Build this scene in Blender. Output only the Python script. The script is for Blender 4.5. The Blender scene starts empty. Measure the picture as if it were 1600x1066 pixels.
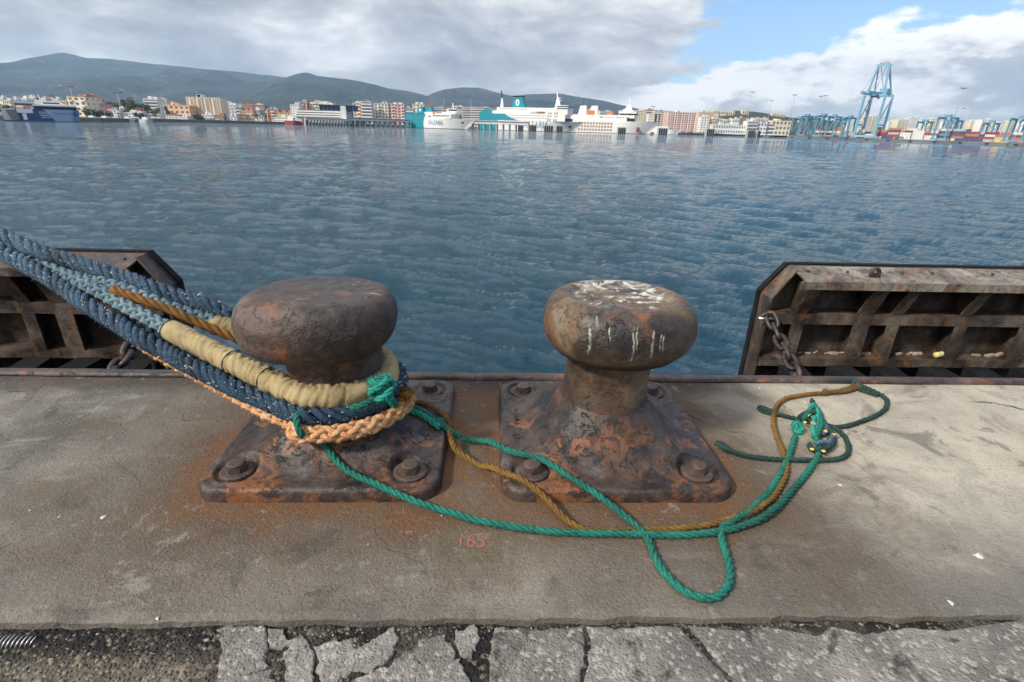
import bpy, math, random
import numpy as np
from mathutils import Vector, Matrix, noise as mnoise

random.seed(7); np.random.seed(7)
SC = bpy.context.scene
COL = SC.collection
PI = math.pi

# ------------------------------------------------------------------ camera
# Standing on the quay: z = 0 is the quay top, +Y points out over the harbour.
F = 800.0 / 1600.0 * 36.0
HC = 1.2
_n = np.array([-55., 1908., 800.]); _n /= np.linalg.norm(_n)
_e = np.array([21209., 201., 800.]); _e -= _n * (_e @ _n); _e /= np.linalg.norm(_e)
RW = np.array([_e, np.cross(-_n, _e), -_n])          # camera (right, down, forward) -> world
cam = bpy.data.cameras.new('camera'); cam.sensor_width = 36.0; cam.lens = F
cam.clip_start = 0.05; cam.clip_end = 60000
cam_ob = bpy.data.objects.new('camera', cam); COL.objects.link(cam_ob)
r_, d_, f_ = RW @ np.array([1, 0, 0]), RW @ np.array([0, 1, 0]), RW @ np.array([0, 0, 1])
cam_ob.matrix_world = Matrix(((r_[0], -d_[0], -f_[0], 0), (r_[1], -d_[1], -f_[1], 0), (r_[2], -d_[2], -f_[2], HC), (0, 0, 0, 1)))
SC.camera = cam_ob

# ------------------------------------------------------------------ node helpers
class NT:
    def __init__(s, tree): s.t = tree; s.t.nodes.clear()
    def n(s, typ, ins=None, **props):
        nd = s.t.nodes.new(typ)
        for k, v in props.items(): setattr(nd, k, v)
        for k, v in (ins or {}).items():
            so = nd.inputs[k]
            if isinstance(v, bpy.types.NodeSocket): s.t.links.new(v, so)
            else:
                if so.type == 'RGBA' and len(v) == 3: v = (*v, 1)
                so.default_value = v
        return nd
    def m(s, op, a, b=0.0, c=0.0, clamp=False):
        return s.n('ShaderNodeMath', {0: a, 1: b, 2: c}, operation=op, use_clamp=clamp).outputs[0]
    def mr(s, v, a, b, c=0.0, d=1.0, smooth=True):
        return s.n('ShaderNodeMapRange', {0: v, 1: a, 2: b, 3: c, 4: d}, interpolation_type='SMOOTHSTEP' if smooth else 'LINEAR').outputs[0]
    def noise(s, vec, scale, detail=4.0, rough=0.55, dist=0.0):
        return s.n('ShaderNodeTexNoise', {'Vector': vec, 'Scale': scale, 'Detail': detail, 'Roughness': rough, 'Distortion': dist}).outputs['Fac']
    def vor(s, vec, scale, feature='F1', out='Distance', rnd=1.0):
        return s.n('ShaderNodeTexVoronoi', {'Vector': vec, 'Scale': scale, 'Randomness': rnd}, feature=feature).outputs[out]
    def mix(s, f, a, b, blend='MIX'):
        nd = s.n('ShaderNodeMix', {0: f}, data_type='RGBA', blend_type=blend)
        for i, v in ((6, a), (7, b)):
            if isinstance(v, bpy.types.NodeSocket): s.t.links.new(v, nd.inputs[i])
            else: nd.inputs[i].default_value = (*v, 1) if len(v) == 3 else v
        return nd.outputs[2]
    def ramp(s, f, stops, interp='LINEAR'):
        nd = s.n('ShaderNodeValToRGB', {0: f}); cr = nd.color_ramp; cr.interpolation = interp
        while len(cr.elements) < len(stops): cr.elements.new(0.5)
        for e, (p, c) in zip(cr.elements, stops):
            e.position = p; e.color = (*c, 1) if len(c) == 3 else c
        return nd.outputs[0]
    def vmul(s, v, k): return s.n('ShaderNodeVectorMath', {0: v, 1: k}, operation='MULTIPLY').outputs[0]
    def vadd(s, v, k): return s.n('ShaderNodeVectorMath', {0: v, 1: k}, operation='ADD').outputs[0]
    def xyz(s, v): return s.n('ShaderNodeSeparateXYZ', {0: v}).outputs
    def bump(s, h, dist, strength=1.0, normal=None):
        i = {'Height': h, 'Distance': dist, 'Strength': strength}
        if normal is not None: i['Normal'] = normal
        return s.n('ShaderNodeBump', i).outputs[0]
    def obj(s): return s.n('ShaderNodeTexCoord').outputs['Object']

def material(name):
    m = bpy.data.materials.new(name); m.use_nodes = True
    return m, NT(m.node_tree)
def finish(k, col, rough=0.7, normal=None, metallic=0.0, spec=0.5, **extra):
    ins = {'Base Color': col, 'Roughness': rough, 'Metallic': metallic, 'Specular IOR Level': spec}
    if normal is not None: ins['Normal'] = normal
    ins.update(extra)
    b = k.n('ShaderNodeBsdfPrincipled', ins)
    k.n('ShaderNodeOutputMaterial', {0: b.outputs[0]})
    return b

# ------------------------------------------------------------------ sky, sun, exposure
SUN_EL, SUN_AZ = math.radians(40), math.radians(-124)      # azimuth from +Y towards +X
world = bpy.data.worlds.new('World'); SC.world = world; world.use_nodes = True
k = NT(world.node_tree)
D = k.n('ShaderNodeTexCoord').outputs['Generated']
dx, dy, dz = k.xyz(D)[:3]
sky = k.n('ShaderNodeTexSky', sky_type='NISHITA', sun_disc=False, sun_elevation=SUN_EL, sun_rotation=SUN_AZ % (2 * PI),
          air_density=1.0, dust_density=0.6, ozone_density=1.2)
skyc = k.vmul(sky.outputs[0], (0.105, 0.120, 0.140))
P = k.vmul(D, (1.0, 1.0, 2.6))                               # clouds are flatter than wide
warp = k.n('ShaderNodeTexNoise', {'Vector': P, 'Scale': 3.0, 'Detail': 3.0}).outputs['Color']
Pw = k.vadd(P, k.vmul(k.vadd(warp, (-.5, -.5, -.5)), (.16, .16, .16)))
# broken grey deck: closed to the left (-X), torn open to the right (+X)
deckn = k.noise(Pw, 5.0, 9.0, 0.56)
bias = k.mr(k.m('ADD', dx, k.m('MULTIPLY', k.m('SUBTRACT', k.noise(k.vadd(P, (2, 9, 4)), 7.0, 6.0, .6), .5), .38)), 0.12, 0.44, 0.34, -0.12)
cover = k.mr(k.m('ADD', deckn, bias), 0.47, 0.60)
shade = k.noise(k.vadd(k.vmul(Pw, (1, 1, 1.15)), (3.1, 0, 0)), 3.6, 8.0, 0.55)
shade = k.m('ADD', shade, k.m('MULTIPLY', k.m('SUBTRACT', k.noise(k.vadd(Pw, (7, 1, 2)), 15.0, 8.0, .6), .5), .34))
shade = k.m('ADD', k.m('MULTIPLY', k.m('SUBTRACT', shade, .5), 1.25), .5)
shade = k.m('ADD', shade, k.mr(dx, -0.35, 0.35, -0.05, 0.06))
shade = k.m('ADD', shade, k.mr(dz, 0.02, 0.11, 0.05, -0.035))
deckc = k.ramp(shade, [(0.24, (0.31, 0.325, 0.36)), (0.42, (0.48, 0.495, 0.525)), (0.55, (0.68, 0.685, 0.70)), (0.70, (1.0, 0.99, 0.97))])
deckc = k.vmul(deckc, k.n('ShaderNodeCombineXYZ', {i: k.mr(dz, .10, .55, 1.0, 1.95) for i in range(3)}).outputs[0])   # overcast is brighter overhead
c1 = k.mix(cover, skyc, deckc)
# cumulus bank standing over the right-hand shore, its top climbing to the right
bil = k.noise(k.vadd(P, (0.4, 0.1, 0.7)), 9.0, 7.0, 0.52)
bil2 = k.noise(k.vadd(P, (1.4, 2.1, 0.7)), 30.0, 5.0, 0.55)
top = k.m('ADD', k.mr(dx, 0.24, 0.68, 0.068, 0.172, False), k.m('MULTIPLY', k.m('SUBTRACT', bil, 0.5), 0.085))
top = k.m('ADD', top, k.m('MULTIPLY', k.m('SUBTRACT', bil2, 0.5), 0.034))
depth = k.m('SUBTRACT', top, dz)
cm = k.mr(depth, -0.002, 0.011)
cm = k.m('MULTIPLY', cm, k.mr(dx, 0.17, 0.30))
cm = k.m('MULTIPLY', cm, k.mr(dz, 0.004, 0.05, 0.55, 1.0))
cs = k.m('ADD', k.m('MULTIPLY', depth, 5.6), k.m('MULTIPLY', k.m('SUBTRACT', shade, 0.5), -1.7))
cs = k.m('ADD', cs, k.m('MULTIPLY', k.m('SUBTRACT', bil2, 0.5), 0.7))
cumc = k.ramp(cs, [(0.08, (1.12, 1.11, 1.09)), (0.26, (0.92, 0.92, 0.92)), (0.40, (0.60, 0.62, 0.665)), (0.60, (0.50, 0.54, 0.60))])
c2 = k.mix(cm, c1, cumc)
# pale air low over the horizon
low = k.mr(dz, 0.0, 0.06, 0.45, 0.0)
c3 = k.mix(low, c2, (0.60, 0.645, 0.70))
bg = k.n('ShaderNodeBackground', {0: c3, 1: 1.0})
k.n('ShaderNodeOutputWorld', {0: bg.outputs[0]})

sun = bpy.data.lights.new('sun', 'SUN'); sun.energy = 3.6; sun.angle = math.radians(6); sun.color = (1.0, 0.93, 0.82)
sun_ob = bpy.data.objects.new('sun', sun); COL.objects.link(sun_ob)
sv = Vector((math.sin(SUN_AZ) * math.cos(SUN_EL), math.cos(SUN_AZ) * math.cos(SUN_EL), math.sin(SUN_EL)))
sun_ob.rotation_euler = sv.to_track_quat('Z', 'Y').to_euler(); sun_ob.location = sv * 50
SC.view_settings.view_transform = 'Standard'; SC.view_settings.look = 'None'
SC.view_settings.exposure = 0.34; SC.view_settings.gamma = 1.0; SC.view_settings.use_curve_mapping = False
SC.cycles.use_denoising = True
SC.cycles.max_bounces = 5; SC.cycles.volume_bounces = 0

# ------------------------------------------------------------------ geometry helpers
def ray(x, y): return RW @ np.array([x - 800., y - 533., 800.])
def at(x, y, Y):
    d = ray(x, y); p = d * (Y / d[1]); return Vector((p[0], p[1], p[2] + HC))
def ong(x, y, z=0.0):
    d = ray(x, y); p = d * ((z - HC) / d[2]); return Vector((p[0], p[1], z))

class MB:
    """collects boxes, beams, tubes; build() links them as one mesh object"""
    def __init__(s): s.v = []; s.f = []
    def add(s, vs, fs):
        b = len(s.v); s.v += [tuple(v) for v in vs]; s.f += [tuple(i + b for i in f) for f in fs]; return s
    def box(s, x0, x1, y0, y1, z0, z1):
        return s.add([(x0, y0, z0), (x1, y0, z0), (x1, y1, z0), (x0, y1, z0), (x0, y0, z1), (x1, y0, z1), (x1, y1, z1), (x0, y1, z1)],
                     [(3, 2, 1, 0), (4, 5, 6, 7), (0, 1, 5, 4), (1, 2, 6, 5), (2, 3, 7, 6), (3, 0, 4, 7)])
    def hexa(s, p):   # 8 corners in box order
        return s.add(p, [(3, 2, 1, 0), (4, 5, 6, 7), (0, 1, 5, 4), (1, 2, 6, 5), (2, 3, 7, 6), (3, 0, 4, 7)])
    def beam(s, p, q, w, h=None, up=(0, 0, 1)):
        h = h or w; p, q = Vector(p), Vector(q); d = (q - p).normalized(); u = Vector(up)
        if abs(d.dot(u)) > .98: u = Vector((0, 1, 0))
        a = d.cross(u).normalized() * w / 2; b = a.cross(d).normalized() * h / 2
        return s.hexa([p - a - b, p + a - b, q + a - b, q - a - b, p - a + b, p + a + b, q + a + b, q - a + b])
    def prism(s, poly, z0, z1):  # CCW polygon
        n = len(poly)
        return s.add([(x, y, z0) for x, y in poly] + [(x, y, z1) for x, y in poly],
                     [tuple(range(n - 1, -1, -1)), tuple(range(n, 2 * n))] + [(i, (i + 1) % n, n + (i + 1) % n, n + i) for i in range(n)])
    def prismy(s, poly, y0, y1):  # polygon in x,z (CCW seen from -y)
        n = len(poly)
        return s.add([(x, y0, z) for x, z in poly] + [(x, y1, z) for x, z in poly],
                     [tuple(range(n)), tuple(range(2 * n - 1, n - 1, -1))] + [((i + 1) % n, i, n + i, n + (i + 1) % n) for i in range(n)])
    def lathe(s, prof, seg=32, c=(0, 0, 0), cap=True):
        vs, fs = [], []
        for r, z in prof:
            for i in range(seg):
                a = 2 * PI * i / seg; vs.append((c[0] + r * math.cos(a), c[1] + r * math.sin(a), c[2] + z))
        for j in range(len(prof) - 1):
            for i in range(seg):
                i2 = (i + 1) % seg; fs.append((j * seg + i, j * seg + i2, (j + 1) * seg + i2, (j + 1) * seg + i))
        if cap:
            fs.append(tuple(range(seg - 1, -1, -1))); fs.append(tuple((len(prof) - 1) * seg + i for i in range(seg)))
        return s.add(vs, fs)
    def tube(s, pts, r, sides=6, closed=False):
        v, f = tube_arrays(np.array([tuple(p) for p in pts], float), r, sides, closed)
        return s.add(v.tolist(), f)
    def build(s, name, mat, parent=None, smooth=False, loc=None):
        me = bpy.data.meshes.new(name); me.from_pydata(s.v, [], s.f)
        if smooth: me.polygons.foreach_set('use_smooth', [True] * len(me.polygons))
        me.materials.append(mat); me.update()
        o = bpy.data.objects.new(name, me); COL.objects.link(o)
        if parent is not None: o.parent = parent
        if loc is not None: o.location = loc
        return o

def frames(P):
    T = np.gradient(P, axis=0); T /= np.linalg.norm(T, axis=1)[:, None] + 1e-12
    Nn = np.zeros_like(P); u = np.array([0, 0, 1.]) if abs(T[0][2]) < .9 else np.array([1., 0, 0])
    v = u - T[0] * (u @ T[0]); v /= np.linalg.norm(v)
    for i in range(len(P)):
        v = v - T[i] * (v @ T[i]); v /= np.linalg.norm(v) + 1e-12; Nn[i] = v
    return T, Nn, np.cross(T, Nn)
def tube_arrays(P, r, sides=6, closed=False):
    T, A, B = frames(P); n = len(P)
    r = np.broadcast_to(np.asarray(r, float), (n,))
    ang = 2 * PI * np.arange(sides) / sides
    V = P[:, None, :] + r[:, None, None] * (np.cos(ang)[None, :, None] * A[:, None, :] + np.sin(ang)[None, :, None] * B[:, None, :])
    V = V.reshape(-1, 3); fs = []
    for j in range(n - 1 + (1 if closed else 0)):
        j2 = (j + 1) % n
        for i in range(sides):
            i2 = (i + 1) % sides; fs.append((j * sides + i, j * sides + i2, j2 * sides + i2, j2 * sides + i))
    if not closed:
        fs.append(tuple(range(sides - 1, -1, -1))); fs.append(tuple((n - 1) * sides + i for i in range(sides)))
    return V, fs
def spline(pts, step):
    """centripetal-ish Catmull-Rom through pts, resampled evenly"""
    P = np.array([tuple(p) for p in pts], float)
    E = np.vstack([2 * P[0] - P[1], P, 2 * P[-1] - P[-2]]); out = []
    for i in range(1, len(E) - 2):
        p0, p1, p2, p3 = E[i - 1:i + 3]; t = np.linspace(0, 1, 40, endpoint=False)[:, None]
        out.append(.5 * (2 * p1 + (p2 - p0) * t + (2 * p0 - 5 * p1 + 4 * p2 - p3) * t * t + (3 * p1 - p0 - 3 * p2 + p3) * t ** 3))
    C = np.vstack(out + [E[-2:-1]]); d = np.r_[0, np.cumsum(np.linalg.norm(np.diff(C, axis=0), axis=1))]
    m = max(4, int(d[-1] / step)); s = np.linspace(0, d[-1], m)
    return np.stack([np.interp(s, d, C[:, i]) for i in range(3)], 1)

def empty(name, loc=(0, 0, 0), rz=0.0):
    o = bpy.data.objects.new(name, None); o.empty_display_size = .2; COL.objects.link(o); o.location = loc; o.rotation_euler = (0, 0, rz); return o
def tag(o, label, cat, group=None):
    o['label'] = label; o['category'] = cat
    if group: o['group'] = group
    return o
def kind(o, kd): o['kind'] = kd; return o
def copy_tree(o, parent=None):
    c = o.copy(); COL.objects.link(c)
    if parent is not None: c.parent = parent
    for ch in list(o.children): copy_tree(ch, c)
    return c
def text_mesh(txt, size, depth=0.02, shear=0.0):
    cu = bpy.data.curves.new('lettering', 'FONT'); cu.body = txt; cu.size = size; cu.extrude = depth; cu.shear = shear
    cu.align_x = 'CENTER'; cu.align_y = 'CENTER'; cu.resolution_u = 2
    o = bpy.data.objects.new('lettering', cu); COL.objects.link(o)
    dg = bpy.context.evaluated_depsgraph_get(); dg.update()
    me = bpy.data.meshes.new_from_object(o.evaluated_get(dg))
    bpy.data.objects.remove(o); bpy.data.curves.remove(cu)
    return me

# ------------------------------------------------------------------ materials
MAT = {}
def flat(name, col, rough=0.7, metallic=0.0, spec=0.4, var=0.12, scale=2.0, bump=0.0):
    if name in MAT: return MAT[name]
    m, k = material(name); co = k.obj()
    nz = k.noise(co, scale, 6, .6)
    c = k.mix(k.mr(nz, .3, .7), tuple(x * (1 - var) for x in col), tuple(min(1, x * (1 + var)) for x in col))
    finish(k, c, rough, k.bump(nz, bump) if bump else None, metallic, spec)
    MAT[name] = m; return m

def rust_mat(name, seed, base='brown', droppings=0, letters=False):
    m, k = material(name); co = k.vadd(k.obj(), (seed, seed * .7, seed * .3)); ob = k.obj()
    n1 = k.noise(co, 3.2, 10, .62, .4); n2 = k.noise(k.vadd(co, (5, 2, 1)), 7.5, 8, .6, .6); n3 = k.noise(co, 45, 6, .65)
    n4 = k.noise(k.vadd(co, (9, 4, 2)), 2.1, 6, .55)
    if base == 'brown':
        c = k.ramp(n1, [(.34, (.010, .009, .009)), (.44, (.030, .020, .017)), (.53, (.064, .040, .030)), (.61, (.105, .076, .064))])
        om = k.mr(n2, .55, .68)
    elif base == 'plate':
        c = k.ramp(n1, [(.35, (.007, .0065, .008)), (.43, (.019, .014, .013)), (.50, (.052, .031, .022)), (.57, (.054, .044, .043)), (.66, (.15, .13, .12))])
        om = k.m('MULTIPLY', k.mr(n2, .53, .58), .9)
    elif base == 'ochre':
        c = k.ramp(n1, [(.34, (.017, .014, .013)), (.44, (.060, .040, .025)), (.54, (.135, .083, .040)), (.64, (.17, .135, .10))])
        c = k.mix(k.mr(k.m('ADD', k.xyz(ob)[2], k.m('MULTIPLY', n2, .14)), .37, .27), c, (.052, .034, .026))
        om = k.mr(n2, .55, .66)
    else:  # fender steel: old paint over rust
        c = k.ramp(n1, [(.34, (.011, .009, .008)), (.44, (.036, .026, .020)), (.54, (.080, .062, .046)), (.66, (.15, .12, .09))])
        om = k.mr(n2, .56, .66)
    if base == 'head':
        c = k.ramp(n1, [(.30, (.07, .045, .03)), (.40, (.15, .115, .08)), (.55, (.24, .21, .17)), (.72, (.33, .30, .255))]); om = k.mr(n2, .58, .63)
    oc = k.mix(k.mr(n4, .42, .6), (.095, .038, .014), (.23, .078, .021))
    c = k.mix(k.m('MULTIPLY', om, .75), c, oc)
    fl = k.noise(k.vadd(co, (1, 8, 3)), 19, 8, .7, .9); c = k.mix(k.mr(fl, .55, .62, 0, .7 if base == 'plate' else .42), c, (.016, .012, .012)); c = k.mix(k.mr(fl, .42, .36, 0, .35), c, (.13, .085, .06))
    c = k.mix(k.mr(n3, .45, .75, 0, .55), c, (.03, .022, .02))
    if base in ('fender', 'head') or name == 'fender_steel_dark':
        rn = k.noise(k.vmul(co, (9, 9, .8)), 1.0, 5, .6); c = k.mix(k.mr(rn, .52, .64, 0, .65), c, (.035, .022, .015)); c = k.mix(k.mr(rn, .42, .34, 0, .4), c, (.17, .075, .028))
    x, y, z = k.xyz(ob)[:3]
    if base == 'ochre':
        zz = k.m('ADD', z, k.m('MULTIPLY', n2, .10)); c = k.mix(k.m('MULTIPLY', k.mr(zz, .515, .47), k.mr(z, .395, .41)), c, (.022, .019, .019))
    if droppings:
        d1 = k.noise(k.vadd(k.vmul(ob, (1, 1.25, .3)), (seed, 1.3, 0)), 13, 8, .68, .9)
        rr = k.m('SQRT', k.m('ADD', k.m('POWER', k.m('SUBTRACT', x, .03), 2.), k.m('POWER', k.m('SUBTRACT', y, .04), 2.)))
        topm = k.m('MULTIPLY', k.mr(rr, .21, .13), k.mr(z, .595, .608))
        thr = .63 if droppings == 1 else .535
        dm = k.m('MULTIPLY', k.mr(d1, thr, thr + .05), topm)
        if droppings == 2:   # dried runs down the landward side
            wob = k.m('MULTIPLY', k.m('SUBTRACT', k.noise(k.vmul(ob, (1, 1, 3)), 9, 3, .6), .5), .022)
            fade = k.mr(k.noise(ob, 42, 4, .6), .34, .56); sm = 0.0
            for x0, wd, z0, z1 in ((-.125, .006, .47, .585), (-.105, .004, .575, .625), (.018, .0045, .44, .60), (.028, .003, .50, .60), (.085, .006, .47, .59), (.112, .0045, .50, .575), (.122, .004, .49, .57), (-.06, .003, .52, .60)):
                q = k.m('MULTIPLY', k.mr(k.m('ABSOLUTE', k.m('SUBTRACT', k.m('ADD', x, wob), x0)), wd * .62 + .0015, wd * .62 - .001), k.m('MULTIPLY', k.mr(z, z1, z1 - .015), k.mr(z, z0, z0 + .05)))
                sm = k.m('MAXIMUM', q, sm)
            sm = k.m('MULTIPLY', k.m('MULTIPLY', sm, fade), k.mr(y, -.08, -.13))
            dm = k.m('MAXIMUM', dm, k.m('MULTIPLY', sm, .55))
        if droppings == 2: c = k.mix(k.m('MULTIPLY', topm, k.mr(k.noise(ob, 7, 5, .6), .46, .62, 0, .55)), c, (.40, .37, .32))
        c = k.mix(k.m('MULTIPLY', dm, k.mr(k.noise(ob, 70, 4, .6), .3, .55, .45, 1.)), c, (.60, .585, .53))
    h = k.m('ADD', k.m('MULTIPLY', n1, .8), k.m('ADD', k.m('MULTIPLY', n2, .5), k.m('MULTIPLY', n3, .30)))
    h = k.m('ADD', h, k.m('MULTIPLY', k.mr(k.vor(co, 60), 0, .35), .12)); h = k.m('ADD', h, k.m('MULTIPLY', k.mr(fl, .54, .60), -.22))
    finish(k, c, k.mr(n1, .3, .7, .40, .72), k.bump(h, .011, 1.0), 0.0, .5)
    MAT[name] = m; return m

def concrete_mat():
    m, k = material('quay_concrete'); co = k.obj(); x, y, z = k.xyz(co)[:3]
    n1 = k.noise(co, 1.1, 8, .6, .3); n2 = k.noise(k.vadd(co, (3, 7, 0)), 5.5, 8, .65, .5); n3 = k.noise(co, 55, 5, .6)
    sp = k.noise(co, 260, 2, .5); st = k.noise(k.vmul(k.vadd(co, (2, 1, 0)), (.8, 2.4, 1)), 3.0, 7, .62, .8)
    c = k.ramp(n1, [(.36, (.088, .081, .071)), (.5, (.162, .148, .126)), (.61, (.255, .233, .195))])
    c = k.mix(k.mr(n2, .42, .66, 0, .6), c, (.085, .077, .070))
    c = k.mix(k.mr(st, .52, .66, 0, .45), c, (.29, .27, .235))
    # cleaner, paler cement to the right of the bollards
    pale = k.m('MULTIPLY', k.mr(k.m('ADD', x, k.m('MULTIPLY', n1, .9)), 1.15, 2.0), k.mr(k.m('ADD', y, k.m('MULTIPLY', n2, .5)), 1.15, 1.85))
    c = k.mix(k.m('MULTIPLY', pale, .75), c, k.mix(k.mr(n2, .3, .7), (.36, .32, .25), (.52, .465, .365)))
    # rust washed off the two base plates, plus shade painted between them
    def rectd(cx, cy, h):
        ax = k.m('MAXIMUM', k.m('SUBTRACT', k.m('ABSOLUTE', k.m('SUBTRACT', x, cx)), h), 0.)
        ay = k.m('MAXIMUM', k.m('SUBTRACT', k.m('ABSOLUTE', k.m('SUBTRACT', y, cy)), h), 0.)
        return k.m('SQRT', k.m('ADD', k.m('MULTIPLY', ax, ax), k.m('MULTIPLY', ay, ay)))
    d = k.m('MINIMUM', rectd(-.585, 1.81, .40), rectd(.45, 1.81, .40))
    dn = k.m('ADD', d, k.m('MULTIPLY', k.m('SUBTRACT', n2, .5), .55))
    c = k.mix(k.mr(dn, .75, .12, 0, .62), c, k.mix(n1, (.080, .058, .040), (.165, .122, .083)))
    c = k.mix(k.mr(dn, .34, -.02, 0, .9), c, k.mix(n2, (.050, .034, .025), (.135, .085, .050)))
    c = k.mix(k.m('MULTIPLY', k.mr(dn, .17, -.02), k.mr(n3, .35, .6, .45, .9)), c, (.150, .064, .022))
    edge = k.m('MULTIPLY', k.mr(k.m('ADD', y, k.m('MULTIPLY', n2, .16)), 2.22, 2.36), k.mr(k.m('ADD', x, n1), 2.1, 1.5))  # grime strip along the quay edge, with bollard shade painted into it
    c = k.mix(k.m('MULTIPLY', edge, .8), c, (.040, .030, .027))
    # old painted square with worn edges where the berth number stands
    px, py = ong(735, 848).x, ong(735, 848).y
    ax = k.m('ABSOLUTE', k.m('SUBTRACT', x, px)); ay = k.m('ABSOLUTE', k.m('SUBTRACT', y, py))
    sq = k.m('MULTIPLY', k.mr(ax, .105, .098), k.mr(ay, .088, .080))
    c = k.mix(k.m('MULTIPLY', sq, k.mr(n2, .40, .60, .15, .65)), c, (.092, .070, .036))
    # speckle, pits, hairline cracks
    ag = k.noise(co, 115, 3, .6); c = k.mix(k.mr(ag, .56, .72, 0, .25), c, (.36, .335, .29)); c = k.mix(k.mr(ag, .44, .30, 0, .42), c, (.065, .057, .05))
    n5 = k.noise(k.vadd(co, (1, 5, 0)), 17, 6, .65, .3); c = k.mix(k.mr(n5, .52, .72, 0, .22), c, (.075, .063, .052)); c = k.mix(k.mr(n5, .42, .30, 0, .35), c, (.30, .275, .235))
    wv = k.noise(k.vadd(k.vmul(co, (1, 1, 1)), (8, 3, 0)), 2.3, 7, .65, 1.2); c = k.mix(k.mr(wv, .50, .64, 0, .55), c, (.105, .078, .053))
    w2 = k.noise(k.vadd(co, (4, 13, 0)), 3.4, 7, .66, 1.6); c = k.mix(k.mr(w2, .57, .66, 0, .55), c, (.06, .054, .048)); c = k.mix(k.mr(w2, .38, .30, 0, .5), c, (.27, .25, .215))
    c = k.mix(k.mr(sp, .62, .76, 0, .45), c, (.38, .36, .32)); c = k.mix(k.mr(sp, .40, .28, 0, .6), c, (.05, .045, .04))
    cr = k.vor(k.vadd(co, k.vmul(k.n('ShaderNodeTexNoise', {'Vector': co, 'Scale': 4., 'Detail': 6.}).outputs['Color'], (.35, .35, 0))), .75, 'DISTANCE_TO_EDGE')
    crm = k.m('MULTIPLY', k.mr(cr, .006, .0015), k.mr(n1, .47, .56))
    c = k.mix(k.m('MULTIPLY', crm, .8), c, (.035, .03, .028))
    h = k.m('ADD', k.m('MULTIPLY', n2, .5), k.m('ADD', k.m('MULTIPLY', n3, .35), k.m('MULTIPLY', sp, .12)))
    h = k.m('SUBTRACT', h, k.m('MULTIPLY', crm, .4))
    finish(k, c, .88, k.bump(k.m('ADD', h, k.m('MULTIPLY', ag, .3)), .016, 1.0), 0, .25)
    MAT['concrete'] = m; return m

def gritty(name, cols, scale=70, bump=.01, rough=.92):
    m, k = material(name); co = k.obj()
    n1 = k.noise(co, 4, 8, .65, .5); v = k.vor(co, scale, 'F1', 'Color'); vd = k.vor(co, scale); n3 = k.noise(co, 190, 4, .6)
    vv = k.xyz(v)[0]
    c = k.mix(k.mr(n1, .35, .65), cols[0], cols[1])
    c = k.mix(k.mr(vv, .72, .95, 0, .8), c, cols[2]); c = k.mix(k.mr(n3, .55, .75, 0, .6), c, cols[3])
    if name == 'old_cement':
        n6 = k.noise(co, 9, 8, .68, .6); c = k.mix(k.mr(n6, .54, .64, 0, .85), c, (.045, .042, .038)); c = k.mix(k.mr(n6, .44, .34, 0, .4), c, (.30, .275, .235))
    h = k.m('ADD', k.m('MULTIPLY', k.mr(vd, .0, .6, 1, 0), .5), k.m('ADD', n3, n1))
    finish(k, c, rough, k.bump(h, bump, .9), 0, .25)
    MAT[name] = m; return m

def rope_mat(name, cols, lo=.35, hi=.65, fleck=None, scale=26., fib=240., worn=None):
    m, k = material(name); co = k.obj()
    n1 = k.noise(co, scale * .35, 5, .6); n2 = k.noise(co, scale * 3.2, 4, .6); n3 = k.noise(co, fib, 3, .7); n5 = k.noise(k.vadd(co, (4, 4, 4)), 3.1, 5, .65)
    c = k.mix(k.mr(n1, lo, hi), cols[0], cols[1])
    c = k.mix(k.mr(n3, .45, .7, 0, .7), c, cols[2])
    if worn: c = k.mix(k.mr(k.m('ADD', k.xyz(co)[0], k.m('MULTIPLY', n5, .8)), 1.9, 1.0), c, k.mix(k.mr(n3, .4, .65), k.mix(k.mr(n2, .4, .6), worn[0], worn[1]), worn[2]))
    c = k.mix(k.mr(n5, .50, .70, 0, .55), c, tuple(v * .45 + .012 for v in cols[0]))   # grime
    if fleck: c = k.mix(k.mr(n2, fleck[0], fleck[0] + .06), c, fleck[1])
    finish(k, c, .85, k.bump(k.m('ADD', n3, n2), .003, .8), 0, .2)
    MAT[name] = m; return m

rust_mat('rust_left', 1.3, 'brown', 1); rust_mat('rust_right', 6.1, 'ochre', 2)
rust_mat('rust_plate', 3.7, 'plate'); rust_mat('rust_bolt', 8.2, 'brown'); rust_mat('rust_edge', 12.2, 'brown')
rust_mat('fender_steel', 4.4, 'fender'); rust_mat('fender_head', 7.4, 'head'); rust_mat('rust_chain', 2.6, 'brown'); rust_mat('fender_steel_dark', 9.4, 'brown')
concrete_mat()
gritty('tar', [(.012, .012, .012), (.030, .027, .024), (.13, .11, .085), (.075, .07, .062)], 85, .014)
gritty('soil', [(.055, .047, .038), (.115, .097, .075), (.22, .18, .13), (.05, .045, .04)], 60, .016)
gritty('old_cement', [(.155, .145, .130), (.27, .25, .222), (.40, .375, .335), (.075, .07, .065)], 90, .010)
gritty('pebble', [(.09, .08, .066), (.22, .195, .155), (.34, .30, .23), (.08, .07, .06)], 55, .002)
rope_mat('rope_blue', [(.008, .017, .036), (.020, .048, .085), (.085, .140, .185)], fleck=(.63, (.44, .42, .36)), scale=30, worn=((.014, .038, .078), (.040, .090, .145), (.13, .19, .235)))
rope_mat('rope_navy', [(.012, .020, .034), (.022, .042, .068), (.060, .085, .105)], fleck=(.70, (.38, .36, .30)))
rope_mat('rope_pale_blue', [(.085, .14, .17), (.16, .235, .265), (.27, .33, .345)])
rope_mat('rope_orange', [(.50, .21, .085), (.60, .33, .16), (.62, .50, .28)], fleck=(.56, (.52, .45, .24)))
rope_mat('rope_rusty', [(.085, .052, .016), (.28, .105, .022), (.22, .15, .04)])
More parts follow.
